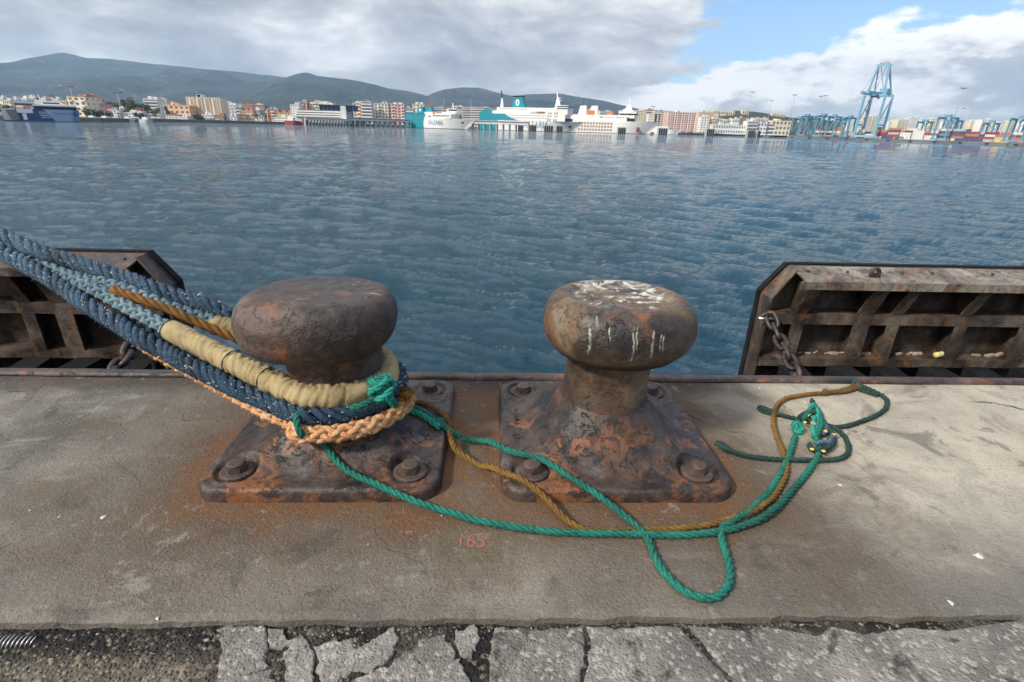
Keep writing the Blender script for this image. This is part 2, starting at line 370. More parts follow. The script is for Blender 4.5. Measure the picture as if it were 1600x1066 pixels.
rope_mat('rope_green', [(.006, .075, .055), (.012, .145, .105), (.075, .27, .205)])
rope_mat('rope_teal', [(.008, .15, .115), (.02, .27, .20), (.10, .42, .32)])
rope_mat('rope_ochre', [(.095, .050, .012), (.185, .100, .022), (.28, .175, .06)])
rope_mat('rope_ochre_dull', [(.070, .040, .014), (.135, .078, .024), (.19, .12, .045)])
rope_mat('rope_dark_green', [(.012, .030, .026), (.022, .058, .048), (.055, .10, .085)])
rope_mat('twine_yellow', [(.55, .42, .03), (.70, .58, .09), (.75, .68, .25)])
rope_mat('canvas', [(.22, .165, .078), (.40, .315, .165), (.45, .37, .22)], .3, .7, fleck=(.68, (.13, .095, .05)), scale=12, fib=160)
flat('rubber', (.011, .011, .012), .9, 0, .15, .4, 6, .004)
flat('glass_dark', (.02, .028, .035), .2, 0, .5)
# ------------------------------------------------------------------ the sea
SEA = -3.0
def sea_material():
    m, k = material('sea_water'); co = k.n('ShaderNodeNewGeometry').outputs['Position']
    y = k.xyz(co)[1]
    rot = k.n('ShaderNodeVectorRotate', {'Vector': co, 'Angle': .35}, rotation_type='Z_AXIS').outputs[0]
    a = k.noise(k.vmul(rot, (1.0, 2.6, 1)), 1.5, 8, .74, .45); b = k.noise(k.vmul(rot, (1, 2.0, 1)), 9.0, 5, .68, .3)
    c = k.noise(k.vmul(rot, (1, 1.9, 1)), .35, 4, .55, .3)
    def sharp(v): return k.m('SUBTRACT', 1., k.m('ABSOLUTE', k.m('SUBTRACT', k.m('MULTIPLY', v, 2.), 1.)))
    h = k.m('ADD', k.m('MULTIPLY', sharp(a), .21), k.m('ADD', k.m('MULTIPLY', b, .10), k.m('ADD', k.m('MULTIPLY', a, .13), k.m('MULTIPLY', sharp(c), .05))))
    big = k.noise(k.vmul(co, (.6, 1.4, 1)), .045, 4, .6)          # wind patches and slicks
    h = k.m('MULTIPLY', h, k.mr(big, .36, .62, .55, 1.15)); nrm = k.bump(h, 1.0, .85)
    col = k.mix(k.mr(big, .35, .65), (.0015, .036, .062), (.002, .052, .082))
    finish(k, col, .02, nrm, 0, .5, IOR=1.333)
    MAT['sea'] = m; return m
sea_material()
def build_sea():
    nr, nc = 620, 640
    t = np.linspace(0, 1, nr); yy = 2.6 + 3.0 * (np.exp(t * math.log(900 / 3.0 + 1)) - 1)
    u = np.linspace(-1, 1, nc) ; tn = np.tan(np.radians(68)) * np.sign(u) * np.abs(u) ** 1.15
    Yg = np.repeat(yy[:, None], nc, 1); Xg = tn[None, :] * (Yg + 1.5)
    dYs = np.gradient(yy)[:, None]; dXs = np.gradient(Xg, axis=1)
    rs = np.random.RandomState(3); Zg = np.zeros_like(Yg); Xo = np.zeros_like(Yg); Yo = np.zeros_like(Yg)
    for i in range(85):
        lam = 0.32 * (5.5 / 0.32) ** rs.rand(); th = math.radians(242) + rs.randn() * .48
        kx, ky = math.cos(th) * 2 * PI / lam, math.sin(th) * 2 * PI / lam
        amp = .0048 * lam ** .55 * (.5 + rs.rand()); ph = rs.rand() * 6.28
        # a wave fades out where the sheet's own spacing can no longer carry it
        sp = np.maximum(np.abs(math.cos(th)) * dXs, np.abs(math.sin(th)) * dYs) + 1e-6
        w = np.clip((lam / sp - 2.2) / 2.5, 0, 1)
        q = kx * Xg + ky * Yg + ph
        g = .72 + .28 * np.sin(.11 * Xg + .07 * Yg + i)
        Zg += amp * w * g * np.sin(q); Xo += amp * w * .8 * math.cos(th) * np.cos(q); Yo += amp * w * .8 * math.sin(th) * np.cos(q)
    V = np.stack([Xg + Xo, Yg + np.where(Yg > 3, Yo, 0), SEA + Zg], -1).reshape(-1, 3)
    idx = np.arange(nr * nc).reshape(nr, nc)
    Fq = np.stack([idx[:-1, :-1], idx[:-1, 1:], idx[1:, 1:], idx[1:, :-1]], -1).reshape(-1, 4)
    me = bpy.data.meshes.new('sea'); me.vertices.add(len(V)); me.vertices.foreach_set('co', V.ravel())
    me.loops.add(Fq.size); me.loops.foreach_set('vertex_index', Fq.ravel())
    me.polygons.add(len(Fq)); me.polygons.foreach_set('loop_start', np.arange(0, Fq.size, 4)); me.polygons.foreach_set('loop_total', np.full(len(Fq), 4))
    me.polygons.foreach_set('use_smooth', np.ones(len(Fq), bool)); me.update(calc_edges=True)
    me.materials.append(MAT['sea']); o = bpy.data.objects.new('sea', me); COL.objects.link(o); return kind(o, 'structure')
build_sea()

# ------------------------------------------------------------------ far land and mountains
# shoreline of the far side, as (x, y) on the water, left to right
SHORE = [(-2600, 240), (-330, 275), (-228, 330), (-262, 470), (-180, 560), (-60, 640), (60, 640), (220, 690), (395, 800), (572, 540), (760, 250), (2600, 200)]
flat('far_ground', (.16, .155, .14), .9, 0, .2, .3, .01)
flat('quay_stone', (.20, .185, .165), .9, 0, .2, .3, .15)
mb = MB()
poly = SHORE + [(15000, 200), (15000, 13000), (-15000, 13000), (-15000, 240)]
mb.prism(poly, SEA - 1.0, -0.7)
kind(mb.build('far_ground', MAT['far_ground']), 'structure')

def mountain_material(name, a, b, rock, tan):
    m, k = material(name); co = k.obj()
    n1 = k.noise(co, .0021, 8, .62, .5); n2 = k.noise(co, .011, 6, .62)
    c = k.mix(k.mr(n1, .38, .62), a, b); c = k.mix(k.mr(n2, .60, .70, 0, rock), c, (.30, .28, .25)); c = k.mix(k.mr(n1, .60, .72, 0, tan), c, (.16, .13, .085))
    finish(k, c, .95, k.bump(k.m('ADD', n1, k.m('MULTIPLY', n2, .4)), 60., .8), 0, .1)
    return m
def mountain(name, prof, dist, run, mat, seed, label):
    """ridge whose crest follows (px, py) at a real distance; slopes run down to the plain on both sides"""
    pts = [at(x, y, dist) for x, y in prof]; xs = np.array([p.x for p in pts]); zs = np.array([p.z for p in pts])
    nx, ny = 260, 46; X = np.linspace(xs[0], xs[-1], nx); crest = np.interp(X, xs, zs)
    ker = np.ones(5) / 5; crest = np.convolve(np.pad(crest, 2, 'edge'), ker, 'valid')
    crest = crest + np.array([mnoise.fractal(Vector((x_ * .004, seed, 0)), 1, 2, 5) for x_ in X]) * crest.max() * .012
    V, Fc = [], []
    for j in range(ny):
        s = j / (ny - 1) * 1.2 - 1.0                           # -1 front foot, 0 crest, .2 behind
        for i in range(nx):
            h = max(0.0, 1 - abs(s) ** 1.15) if s <= 0 else 1 - s * 2.4
            q = Vector((X[i] * .0011 + seed, s * 2.2, seed)); g = mnoise.fractal(q * 1.6, 1.0, 2.0, 7) * .24 * min(1, abs(s) * 3.5)
            gul = -abs(math.sin(X[i] * .0042 + seed + 1.4 * mnoise.noise(q * 2.1))) * .20 * min(1, abs(s) * 3) * h
            z = crest[i] * (h + (g + gul) * (1 if s < 0 else .3)) + mnoise.noise(q * 9) * crest[i] * .012
            if s < 0: z = min(z, float(np.interp(X[i] / (1 + s * run / dist), X, crest)) * (1 + s * run / dist) * (.975 + .012 * mnoise.noise(q * 7)))
            V.append((X[i] + 120 * mnoise.noise(q * 3 + Vector((9, 0, 0))) * (1 - h), dist + s * run, max(z, -3) - (2 if h < .02 else 0)))
    for j in range(ny - 1):
        for i in range(nx - 1):
            a = j * nx + i; Fc.append((a, a + 1, a + nx + 1, a + nx))
    m = MB(); m.v = V; m.f = Fc; o = m.build(name, mat, smooth=True); kind(o, 'structure'); o['label'] = label; return o
mm1 = mountain_material('scrub_mountain', (.022, .032, .034), (.050, .058, .056), .75, .2)
mm2 = mountain_material('green_mountain', (.018, .028, .030), (.042, .050, .046), .3, .5)
mm3 = mountain_material('wooded_hill', (.020, .034, .022), (.050, .058, .036), .1, .3)
mountain('mountain', [(-260, 128), (-120, 112), (-40, 101), (0, 97), (22, 95), (48, 87), (68, 86), (96, 79), (112, 82), (138, 90), (165, 89), (200, 93), (240, 98), (300, 104), (360, 110), (430, 117), (500, 128), (560, 140), (640, 158), (740, 185)], 6500, 3600, mm1, 1.7, 'long blue grey mountain with pale rocky summit on the left')
mountain('mountain', [(300, 188), (350, 165), (400, 143), (436, 124), (462, 114), (479, 111), (496, 117), (540, 122), (575, 129), (610, 138), (640, 141), (662, 147), (700, 165), (760, 190)], 5000, 2400, mm2, 4.2, 'pointed dark mountain behind the ferry terminal')
mountain('mountain', [(560, 190), (620, 168), (662, 152), (690, 140), (720, 135), (748, 136), (775, 143), (800, 149), (830, 146), (870, 145), (900, 149), (945, 157), (975, 164), (1000, 170), (1040, 172), (1080, 178), (1150, 186), (1220, 200)], 5800, 2400, mm2, 7.9, 'rounded dark hills behind the turquoise ferries')
mountain('hill', [(1000, 194), (1060, 186), (1095, 178), (1118, 174), (1150, 172), (1180, 174), (1210, 178), (1235, 183), (1262, 184), (1300, 189), (1360, 197), (1450, 206), (1560, 214)], 1700, 500, mm3, 2.2, 'low wooded hill behind the white port buildings')
mountain('hill', [(-160, 172), (-60, 166), (0, 163), (60, 161), (120, 162), (200, 160), (260, 165), (320, 172), (380, 170), (430, 172), (470, 177), (540, 184), (620, 194)], 1050, 380, mm3, 5.2, 'low built-up slope behind the left shore')

# ------------------------------------------------------------------ the quay we stand on
EDGE, JOINT = 2.335, 0.965
def grid_sheet(name, x0, x1, y0, y1, nx, ny, hf, mat, skirt=0.0):
    X = np.linspace(x0, x1, nx); Yv = np.linspace(y0, y1, ny); V = [(x, y, hf(x, y)) for y in Yv for x in X]
    Fc = [(j * nx + i, j * nx + i + 1, (j + 1) * nx + i + 1, (j + 1) * nx + i) for j in range(ny - 1) for i in range(nx - 1)]
    m = MB(); m.v = V; m.f = Fc
    if skirt:
        ring = [i for i in range(nx)] + [j * nx + nx - 1 for j in range(1, ny)] + [(ny - 1) * nx + i for i in range(nx - 2, -1, -1)] + [j * nx for j in range(ny - 2, 0, -1)]
        b = len(m.v); m.v += [(m.v[i][0], m.v[i][1], m.v[i][2] - skirt) for i in ring]; L = len(ring)
        m.f += [(ring[(a + 1) % L], ring[a], b + a, b + (a + 1) % L) for a in range(L)]
    return m.build(name, mat, smooth=False)
def slab_h(x, y):
    z = mnoise.noise(Vector((x * 1.3, y * 1.3, 0))) * .004 + mnoise.noise(Vector((x * 9, y * 9, 3))) * .0012
    d = y - JOINT
    if d < .006: z -= (.006 - d) * .8 + .004 * abs(mnoise.noise(Vector((x * 22, 1, 7))))
    return z
def jagged(o):   # chip the near arris of the slab
    for v in o.data.vertices:
        if v.co.y < JOINT + .012: v.co.y += .010 * mnoise.fractal(Vector((v.co.x * 14, .3, .2)), 1, 2, 4)
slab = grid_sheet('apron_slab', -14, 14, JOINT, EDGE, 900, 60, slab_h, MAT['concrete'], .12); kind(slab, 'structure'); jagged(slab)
wall = MB().box(-40, 40, JOINT + .03, EDGE - .004, -6.0, -.125).box(-40, -14.002, JOINT + .03, EDGE - .004, -.12, -.002).box(14.002, 40, JOINT + .03, EDGE - .004, -.12, -.002).build('quay_wall', MAT['old_cement']); kind(wall, 'structure')
em = MB()
xs = np.linspace(-14, 14, 420)
prof = [(EDGE + .002, .002), (EDGE + .004, .015), (EDGE + .012, .019), (EDGE + .056, .017), (EDGE + .064, .010), (EDGE + .065, -.22)]
for x in xs:
    w = .003 * mnoise.noise(Vector((x * 2.5, 0, 0))) ; em.v += [(x, y + w, z + .002 * mnoise.noise(Vector((x * 6, y * 40, 1)))) for y, z in prof]
for i in range(len(xs) - 1):
    for j in range(len(prof) - 1):
        a = i * len(prof) + j; em.f.append((a, a + len(prof), a + len(prof) + 1, a + 1))
kind(em.build('quay_edge_steel', MAT['rust_edge'], smooth=True), 'structure')

# old pavement behind the slab: tar and dirt with broken cement plates in it
def pav_h(x, y):
    left = max(0., min(1., (-.45 - x) / .4))
    return -.0255 + mnoise.fractal(Vector((x * 5, y * 5, 1)), 1, 2, 4) * (.004 + .006 * left) + mnoise.noise(Vector((x * 40, y * 40, 3))) * .003
pm, k = material('pavement_dirt'); co = k.obj(); x, y, z = k.xyz(co)[:3]
n1 = k.noise(co, 6, 8, .62, .5); n2 = k.noise(co, 120, 4, .6); v = k.xyz(k.vor(co, 95, 'F1', 'Color'))[0]; vd = k.vor(co, 95)
tarc = k.mix(k.mr(n1, .4, .62), (.016, .015, .014), (.062, .055, .046)); tarc = k.mix(k.mr(v, .80, .97, 0, .8), tarc, (.15, .13, .10))
soil = k.mix(k.mr(n1, .35, .65), (.075, .064, .050), (.155, .132, .102)); soil = k.mix(k.mr(v, .65, .95, 0, .8), soil, (.26, .22, .165)); soil = k.mix(k.mr(n2, .5, .7, 0, .6), soil, (.055, .05, .045))
sm = k.m('MULTIPLY', k.mr(k.m('ADD', y, k.m('MULTIPLY', n1, .16)), .985, .93), k.mr(k.m('ADD', x, k.m('MULTIPLY', n1, .3)), -.42, -.62))
hh = k.m('ADD', k.mr(vd, 0, .6, 1, 0), k.m('ADD', n2, n1))
finish(k, k.mix(sm, tarc, soil), .92, k.bump(hh, .010, .9), 0, .25)
pave = grid_sheet('old_pavement', -14, 14, -9, JOINT + .035, 700, 260, pav_h, pm); kind(pave, 'structure')

def irregular(poly_px, z, jit=.006, sub=7):
    P = [ong(x, y, z) for x, y in poly_px]; out = []
    for i, p in enumerate(P):
        q = P[(i + 1) % len(P)]
        for t in range(sub):
            c = p.lerp(q, t / sub); nn = Vector((c.x * 30, c.y * 30, 5))
            out.append((c.x + jit * mnoise.fractal(nn, 1, 2, 3), c.y + jit * mnoise.fractal(nn + Vector((7, 3, 1)), 1, 2, 3)))
    return out
def fragment(poly_px, top=-.0175, sub=12, jit=.013):
    gx = sum(p[0] for p in poly_px) / len(poly_px); gy_ = sum(p[1] for p in poly_px) / len(poly_px); kx_ = 1.13 if len(poly_px) < 9 and gx < 760 else 1.0
    pl = irregular([(gx + (x - gx) * kx_, gy_ + (y - gy_) * kx_ * (1.04 if kx_ > 1 else 1)) for x, y in poly_px], top, jit if gx < 760 else .007, sub); m = MB(); n = len(pl); cx = sum(p[0] for p in pl) / n; cy = sum(p[1] for p in pl) / n
    V = [(x, y, top - .03) for x, y in pl] + [(x, y, top - .006) for x, y in pl]
    rings = [.965, .90, .75, .55, .3]
    for r in rings:
        for x, y in pl:
            X, Yy = cx + (x - cx) * r, cy + (y - cy) * r
            V.append((X, Yy, top + mnoise.fractal(Vector((X * 14, Yy * 14, 2)), 1, 2, 4) * .003 - (.002 if r > .95 else 0)))
    V.append((cx, cy, top))
    fs = []
    for L in range(len(rings) + 1):
        for i in range(n):
            j = (i + 1) % n; fs.append((L * n + i, L * n + j, (L + 1) * n + j, (L + 1) * n + i))
    b = (len(rings) + 1) * n
    fs += [(b + i, b + (i + 1) % n, len(V) - 1) for i in range(n)]
    m.v = V; m.f = fs; return m.build('cement_fragment', MAT['old_cement'], pave, smooth=False)
FR = [
 [(346, 988), (372, 980), (410, 984), (416, 1012), (408, 1040), (368, 1058), (338, 1050), (350, 1020)],
 [(340, 1064), (420, 1052), (430, 1110), (330, 1120)],
 [(420, 985), (446, 983), (448, 1006), (424, 1008)],
 [(450, 1008), (472, 998), (486, 1020), (490, 1062), (478, 1100), (440, 1100), (446, 1050)],
 [(494, 1014), (545, 1002), (554, 1020), (548, 1046), (515, 1070), (505, 1064)],
 [(556, 1018), (590, 996), (612, 982), (622, 1000), (600, 1030), (580, 1044), (556, 1042)],
 [(540, 1075), (570, 1056), (612, 1040), (648, 1016), (648, 1066), (640, 1110), (540, 1110)],
 [(655, 1002), (690, 994), (704, 1008), (703, 1034), (672, 1040), (652, 1034)],
 [(655, 1046), (715, 1038), (732, 1056), (730, 1110), (655, 1110)],
 [(712, 985), (740, 980), (748, 1000), (735, 1025), (715, 1015)],
 [(772, 978), (850, 982), (912, 976), (914, 1020), (906, 1066), (890, 1130), (770, 1130), (764, 1030)],
 [(918, 979), (1000, 978), (1064, 977), (1100, 1020), (1142, 1064), (1190, 1130), (898, 1130), (912, 1066), (922, 1010)],
 [(1076, 977), (1150, 985), (1200, 978), (1212, 1000), (1260, 1003), (1300, 978), (1350, 990), (1420, 980), (1500, 985), (1620, 968), (1800, 966), (1850, 1140), (1200, 1140), (1150, 1066), (1110, 1020)],
]
for fr in FR: fragment(fr)
# grit and pebbles
def scatter(name, n, fx, mat, rmin, rmax, parent, zf, seed):
    rs = random.Random(seed); m = MB()
    for _ in range(n):
        x, y = fx(rs); r = rmin * (rmax / rmin) ** (rs.random() ** 2.2); z = zf(x, y); a0 = rs.random() * 6
        ring = [(x + r * (1 + .3 * rs.uniform(-1, 1)) * math.cos(a0 + a), y + r * .8 * (1 + .3 * rs.uniform(-1, 1)) * math.sin(a0 + a)) for a in (0, 1.26, 2.5, 3.77, 5.03)]
        b = len(m.v); h = r * rs.uniform(.5, .9)
        m.v += [(p[0], p[1], z - .3 * r) for p in ring] + [(x + (p[0] - x) * .75, y + (p[1] - y) * .75, z + h * .6) for p in ring] + [(x + r * .1, y, z + h)]
        for i in range(5):
            j = (i + 1) % 5; m.f += [(b + i, b + j, b + 5 + j, b + 5 + i), (b + 5 + i, b + 5 + j, b + 10)]
    return kind(m.build(name, mat, parent), 'stuff')
scatter('pebbles', 1500, lambda r: (r.uniform(-1.6, -.30), r.uniform(.70, .955)), MAT['pebble'], .0012, .0085, pave, pav_h, 1)
scatter('pebbles', 700, lambda r: (r.uniform(-.5, 2.0), .957 - .09 * r.random() ** 2), MAT['pebble'], .0014, .007, pave, pav_h, 2)
scatter('grit', 500, lambda r: (r.uniform(-2.4, 3.), r.uniform(.98, 2.3)), MAT['pebble'], .0008, .0034, slab, slab_h, 3)
flat('dropping_white', (.50, .49, .45), .85, 0, .3, .4, 300)
def splats(spots):
    m = MB(); rs = random.Random(5)
    for px, py, w, h in spots:
        c = ong(px, py, .003); b = len(m.v); n = 11
        sx = w / 2 * .0016; sy = h / 2 * .0030
        m.v += [(c.x, c.y, slab_h(c.x, c.y) + .003)] + [(c.x + sx * rs.uniform(.35, 1.25) * math.cos(6.283 * i / n), c.y + sy * rs.uniform(.35, 1.25) * math.sin(6.283 * i / n), slab_h(c.x, c.y) + .0005) for i in range(n)]
        m.f += [(b, b + 1 + i, b + 1 + (i + 1) % n) for i in range(n)]
    return kind(m.build('bird_droppings', MAT['dropping_white'], slab), 'stuff')
splats([(160, 808, 9, 7), (1187, 606, 11, 4), (1258, 628, 11, 5), (1180, 592, 3, 2), (47, 797, 6, 3), (92, 807, 5, 4), (1530, 867, 22, 9), (1312, 757, 10, 4), (1600, 615, 8, 3), (1507, 605, 12, 4), (246, 964, 6, 6), (1486, 940, 9, 7), (1397, 613, 3, 2), (690, 805, 4, 4), (575, 850, 3, 3)])
# the faded red berth number on its worn square
fm, k = material('faded_red'); co = k.obj(); nz = k.noise(co, 55, 6, .65); n2 = k.noise(co, 240, 3, .6)
finish(k, k.mix(k.m('MULTIPLY', k.mr(nz, .36, .55), k.mr(n2, .34, .52)), (.115, .088, .062), (.36, .085, .065)), .9); MAT['faded_red'] = fm
me = text_mesh('165', .088, .0001); me.materials.append(MAT['faded_red']); o = bpy.data.objects.new('painted_number', me); COL.objects.link(o)
c = ong(736, 847, .0); c.z = slab_h(c.x, c.y) + .0016; o.location = c; o.scale = (.72, 1.0, 1); o.parent = slab; o['label'] = 'faded red number stencilled on the slab'

# half-buried corrugated steel duct at the lower left
duct = empty('corrugated_duct', ong(10, 1008, -.03))
flat('worn_steel', (.42, .41, .40), .38, .85, .5, .3, 40); flat('dark_steel', (.06, .058, .055), .6, .5, .5, .3, 20)
p0, p1 = ong(-120, 1010, -.022), ong(52, 1003, -.030)
for i in range(26):
    c = p0.lerp(p1, i / 25); rr = .0165 - .006 * max(0, (i - 20) / 6)
    ring = [c - duct.location + Vector((.006 * math.sin(a), rr * math.cos(a), rr * math.sin(a))) for a in np.linspace(0, 2 * PI, 20, endpoint=False)]
    MB().tube(ring, .0021, 5, True).build('rib', MAT['worn_steel'], duct, True)
MB().tube([p0 - duct.location, p0.lerp(p1, .5) - duct.location, p1 - duct.location + Vector((.02, 0, -.008))], [.0158, .0158, .010], 14).build('core', MAT['dark_steel'], duct, True)
tag(duct, 'shiny corrugated steel duct half buried in the tar at lower left', 'duct')
# ------------------------------------------------------------------ bollards
BOL = {'L': (-.594, 1.835), 'R': (.456, 1.835)}
HALF, PZ = .418, .050
COLR = {'L': .178, 'R': .166}
def plate_rb(a):   # boundary of the rounded square at angle a
    c, s = math.cos(a), math.sin(a); h, r = HALF, .085
    t = h / max(abs(c), abs(s)); x, y = t * c, t * s
    if abs(x) > h - r and abs(y) > h - r:
        ox, oy = math.copysign(h - r, x), math.copysign(h - r, y)
        b = c * ox + s * oy; t = b + math.sqrt(max(0, b * b - (ox * ox + oy * oy - r * r)))
    return t
BOLT = [(-.305, -.305), (.305, -.305), (-.305, .305), (.305, .305)]
def plate_h(x, y, side, fine=True):
    """height of the casting above the quay at local x, y (0 outside it)"""
    a = math.atan2(y, x); r = math.hypot(x, y); rb = plate_rb(a); c = COLR[side]
    if r > rb: return 0.0
    e = rb - r
    z = PZ if e > .02 else PZ - .02 + math.sqrt(max(0, .02 ** 2 - (.02 - e) ** 2))
    t = (r - c) / (rb - c); reach = .80
    if t < reach: z += (.155 if side == 'L' else .170) * (1 - max(t, 0) / reach) ** 2.0
    if fine:
        for bx, by in BOLT:
            d = math.hypot(x - bx, y - by)
            if d < .094:
                well = PZ - .012
                if d < .068: z = min(z, well)
                elif d < .078: z = well + (z + .004 - well) * (d - .068) / .010
                else: z += .004 * (1 - (d - .078) / .016)
        q = Vector((x * 7, y * 7, 1.0 if side == 'L' else 6.0))
        z += mnoise.fractal(q, 1, 2, 5) * .0045 * min(1, e / .02) + mnoise.fractal(q * 4, 1, 2, 4) * .0016
    return z
def ground_h(x, y):
    for s, (cx, cy) in BOL.items():
        e = max(abs(x - cx), abs(y - cy)) - HALF
        if e < .16:
            t = 1 - max(e + .04, 0) / .20; ramp = PZ * t * t * (3 - 2 * t)
            return max(ramp, plate_h(x - cx, y - cy, s, False) if e < -.04 else 0)
    return slab_h(x, y) if y > JOINT else -.03

def bollard(side, capmat, label):
    cx, cy = BOL[side]; root = empty('mooring_bollard', (cx, cy, 0)); cr = COLR[side]
    # base plate with flared foot, bolt wells and rounded rim
    seg, rings = 220, 84; V, Fc = [], []
    for j in range(rings + 1):
        t = j / rings
        for i in range(seg):
            a = 2 * PI * i / seg; rb = plate_rb(a) - .0005; r = (cr - .01) + (rb - cr + .01) * t ** .92
            x, y = r * math.cos(a), r * math.sin(a); V.append((x, y, plate_h(x, y, side)))
    for i in range(seg):
        a = 2 * PI * i / seg; rb = plate_rb(a) + .002; V.append((rb * math.cos(a), rb * math.sin(a), -.01))
    for j in range(rings + 1):
        for i in range(seg):
            i2 = (i + 1) % seg; Fc.append((j * seg + i, (j + 1) * seg + i, (j + 1) * seg + i2, j * seg + i2))
    m = MB(); m.v = V; m.f = Fc; base = m.build('base_plate', MAT['rust_plate'], root, True)
    # shaft
    seg = 96; m = MB(); off = (-.018, -.004) if side == 'L' else (.008, -.004)
    zs = [(cr + .020, .175), (cr + .010, .205), (cr + .002, .25), (cr - .002, .30), (cr, .35), (cr + .004, .40), (cr + .016, .435), (cr + .03, .46)]
    for r, z in zs:
        for i in range(seg):
            a = 2 * PI * i / seg; w = 1 + .006 * mnoise.noise(Vector((math.cos(a) * 2, math.sin(a) * 2, z * 8 + cx)))
            k0 = (z - .175) / .2 if z < .395 else 1
            m.v.append((off[0] * k0 + r * w * math.cos(a), off[1] * k0 + r * w * math.sin(a), z))
    for j in range(len(zs) - 1):
        for i in range(seg):
            i2 = (i + 1) % seg; m.f.append((j * seg + i, j * seg + i2, (j + 1) * seg + i2, (j + 1) * seg + i))
    m.build('shaft', capmat, root, True)
    # mushroom head: undercut, fat rim, soft shoulder, shallow flat top
    if side == 'L':
        prof = [(.150, .418), (.186, .410), (.222, .419), (.252, .440), (.272, .470), (.281, .508), (.281, .548), (.270, .586), (.250, .612), (.226, .625), (.200, .629), (.170, .627), (.12, .625), (.06, .625), (.0, .626)]
        sx, sy, ox, oy, sq = 1.0, .97, -.050, -.010, 2.3
    else:
        prof = [(.150, .408), (.176, .398), (.212, .407), (.246, .430), (.271, .463), (.285, .502), (.284, .544), (.272, .584), (.250, .611), (.226, .624), (.204, .628), (.186, .624), (.172, .616), (.10, .613), (.05, .614), (.0, .615)]
        sx, sy, ox, oy, sq = 1.0, .95, .024, -.006, 2.2
    seg = 120; m = MB()
    # refine the profile
    PR = spline([(r, z, 0) for r, z in prof], .009)
    for r, z, _ in PR:
        r = max(r, .0005)
        for i in range(seg):
            a = 2 * PI * i / seg; c, s = math.cos(a), math.sin(a)
            e = (abs(c) ** sq + abs(s) ** sq) ** (-1 / sq)
            q = Vector((c * r * 5, s * r * 5, z * 5 + cx * 3)); w = 1 + .020 * mnoise.fractal(q, 1, 2, 4)
            dz = .004 * mnoise.fractal(q * 2.3, 1, 2, 4) + (.012 if side == 'L' else 0) * (-s) * (r / .3) * (1 if z > .5 else 0)
            m.v.append((ox + r * e * c * w * sx, oy + r * e * s * w * sy, z + dz))
    for j in range(len(PR) - 1):
        for i in range(seg):
            i2 = (i + 1) % seg; m.f.append((j * seg + i, j * seg + i2, (j + 1) * seg + i2, (j + 1) * seg + i))
    m.build('head', capmat, root, True)
    # anchor bolts
    rs = random.Random(side)
    for bi, (bx, by) in enumerate(BOLT):
        z0 = PZ - .014
        b = MB(); tilt = rs.uniform(-.05, .05); a0 = rs.random()
        wr = [(.058, 0), (.060, .004), (.059, .011), (.052, .014), (.034, .015)]
        bolt = b.lathe(wr, 28).build('anchor_bolt', MAT['rust_bolt'], root, False, (bx, by, z0)); bolt.rotation_euler = (tilt, tilt * .5, a0)
        h = MB(); R0 = .037
        hexp = [(R0 * math.cos(i * PI / 3), R0 * math.sin(i * PI / 3)) for i in range(6)]
        h.prism(hexp, .0155, .034); h.lathe([(.031, .0345), (.0305, .042), (.026, .045)], 22)
        h.build('nut', MAT['rust_bolt'], bolt)
    tag(root, label, 'bollard')
    return root
bolL = bollard('L', MAT['rust_left'], 'dark brown mushroom bollard with the ropes round its shaft')
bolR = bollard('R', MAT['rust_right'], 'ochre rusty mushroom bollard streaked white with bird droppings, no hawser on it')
# raised foundry lettering on the plate of the right bollard
def emboss(txt, px, py, size, rot):
    me = text_mesh(txt, size, .0022); me.materials.append(MAT['rust_plate'])
    o = bpy.data.objects.new('cast_lettering', me); COL.objects.link(o); p = ong(px, py, PZ + .002)
    o.location = p - Vector((*BOL['R'], 0)); o.rotation_euler = (0, 0, rot); o.parent = bolR
    z = plate_h(o.location.x, o.location.y, 'R'); o.location.z = z + .002
emboss('CTELT', 808, 652, .045, -PI / 2)
emboss('33', 806, 680, .045, -PI / 2)
flat('cigarette', (.6, .5, .36), .8)

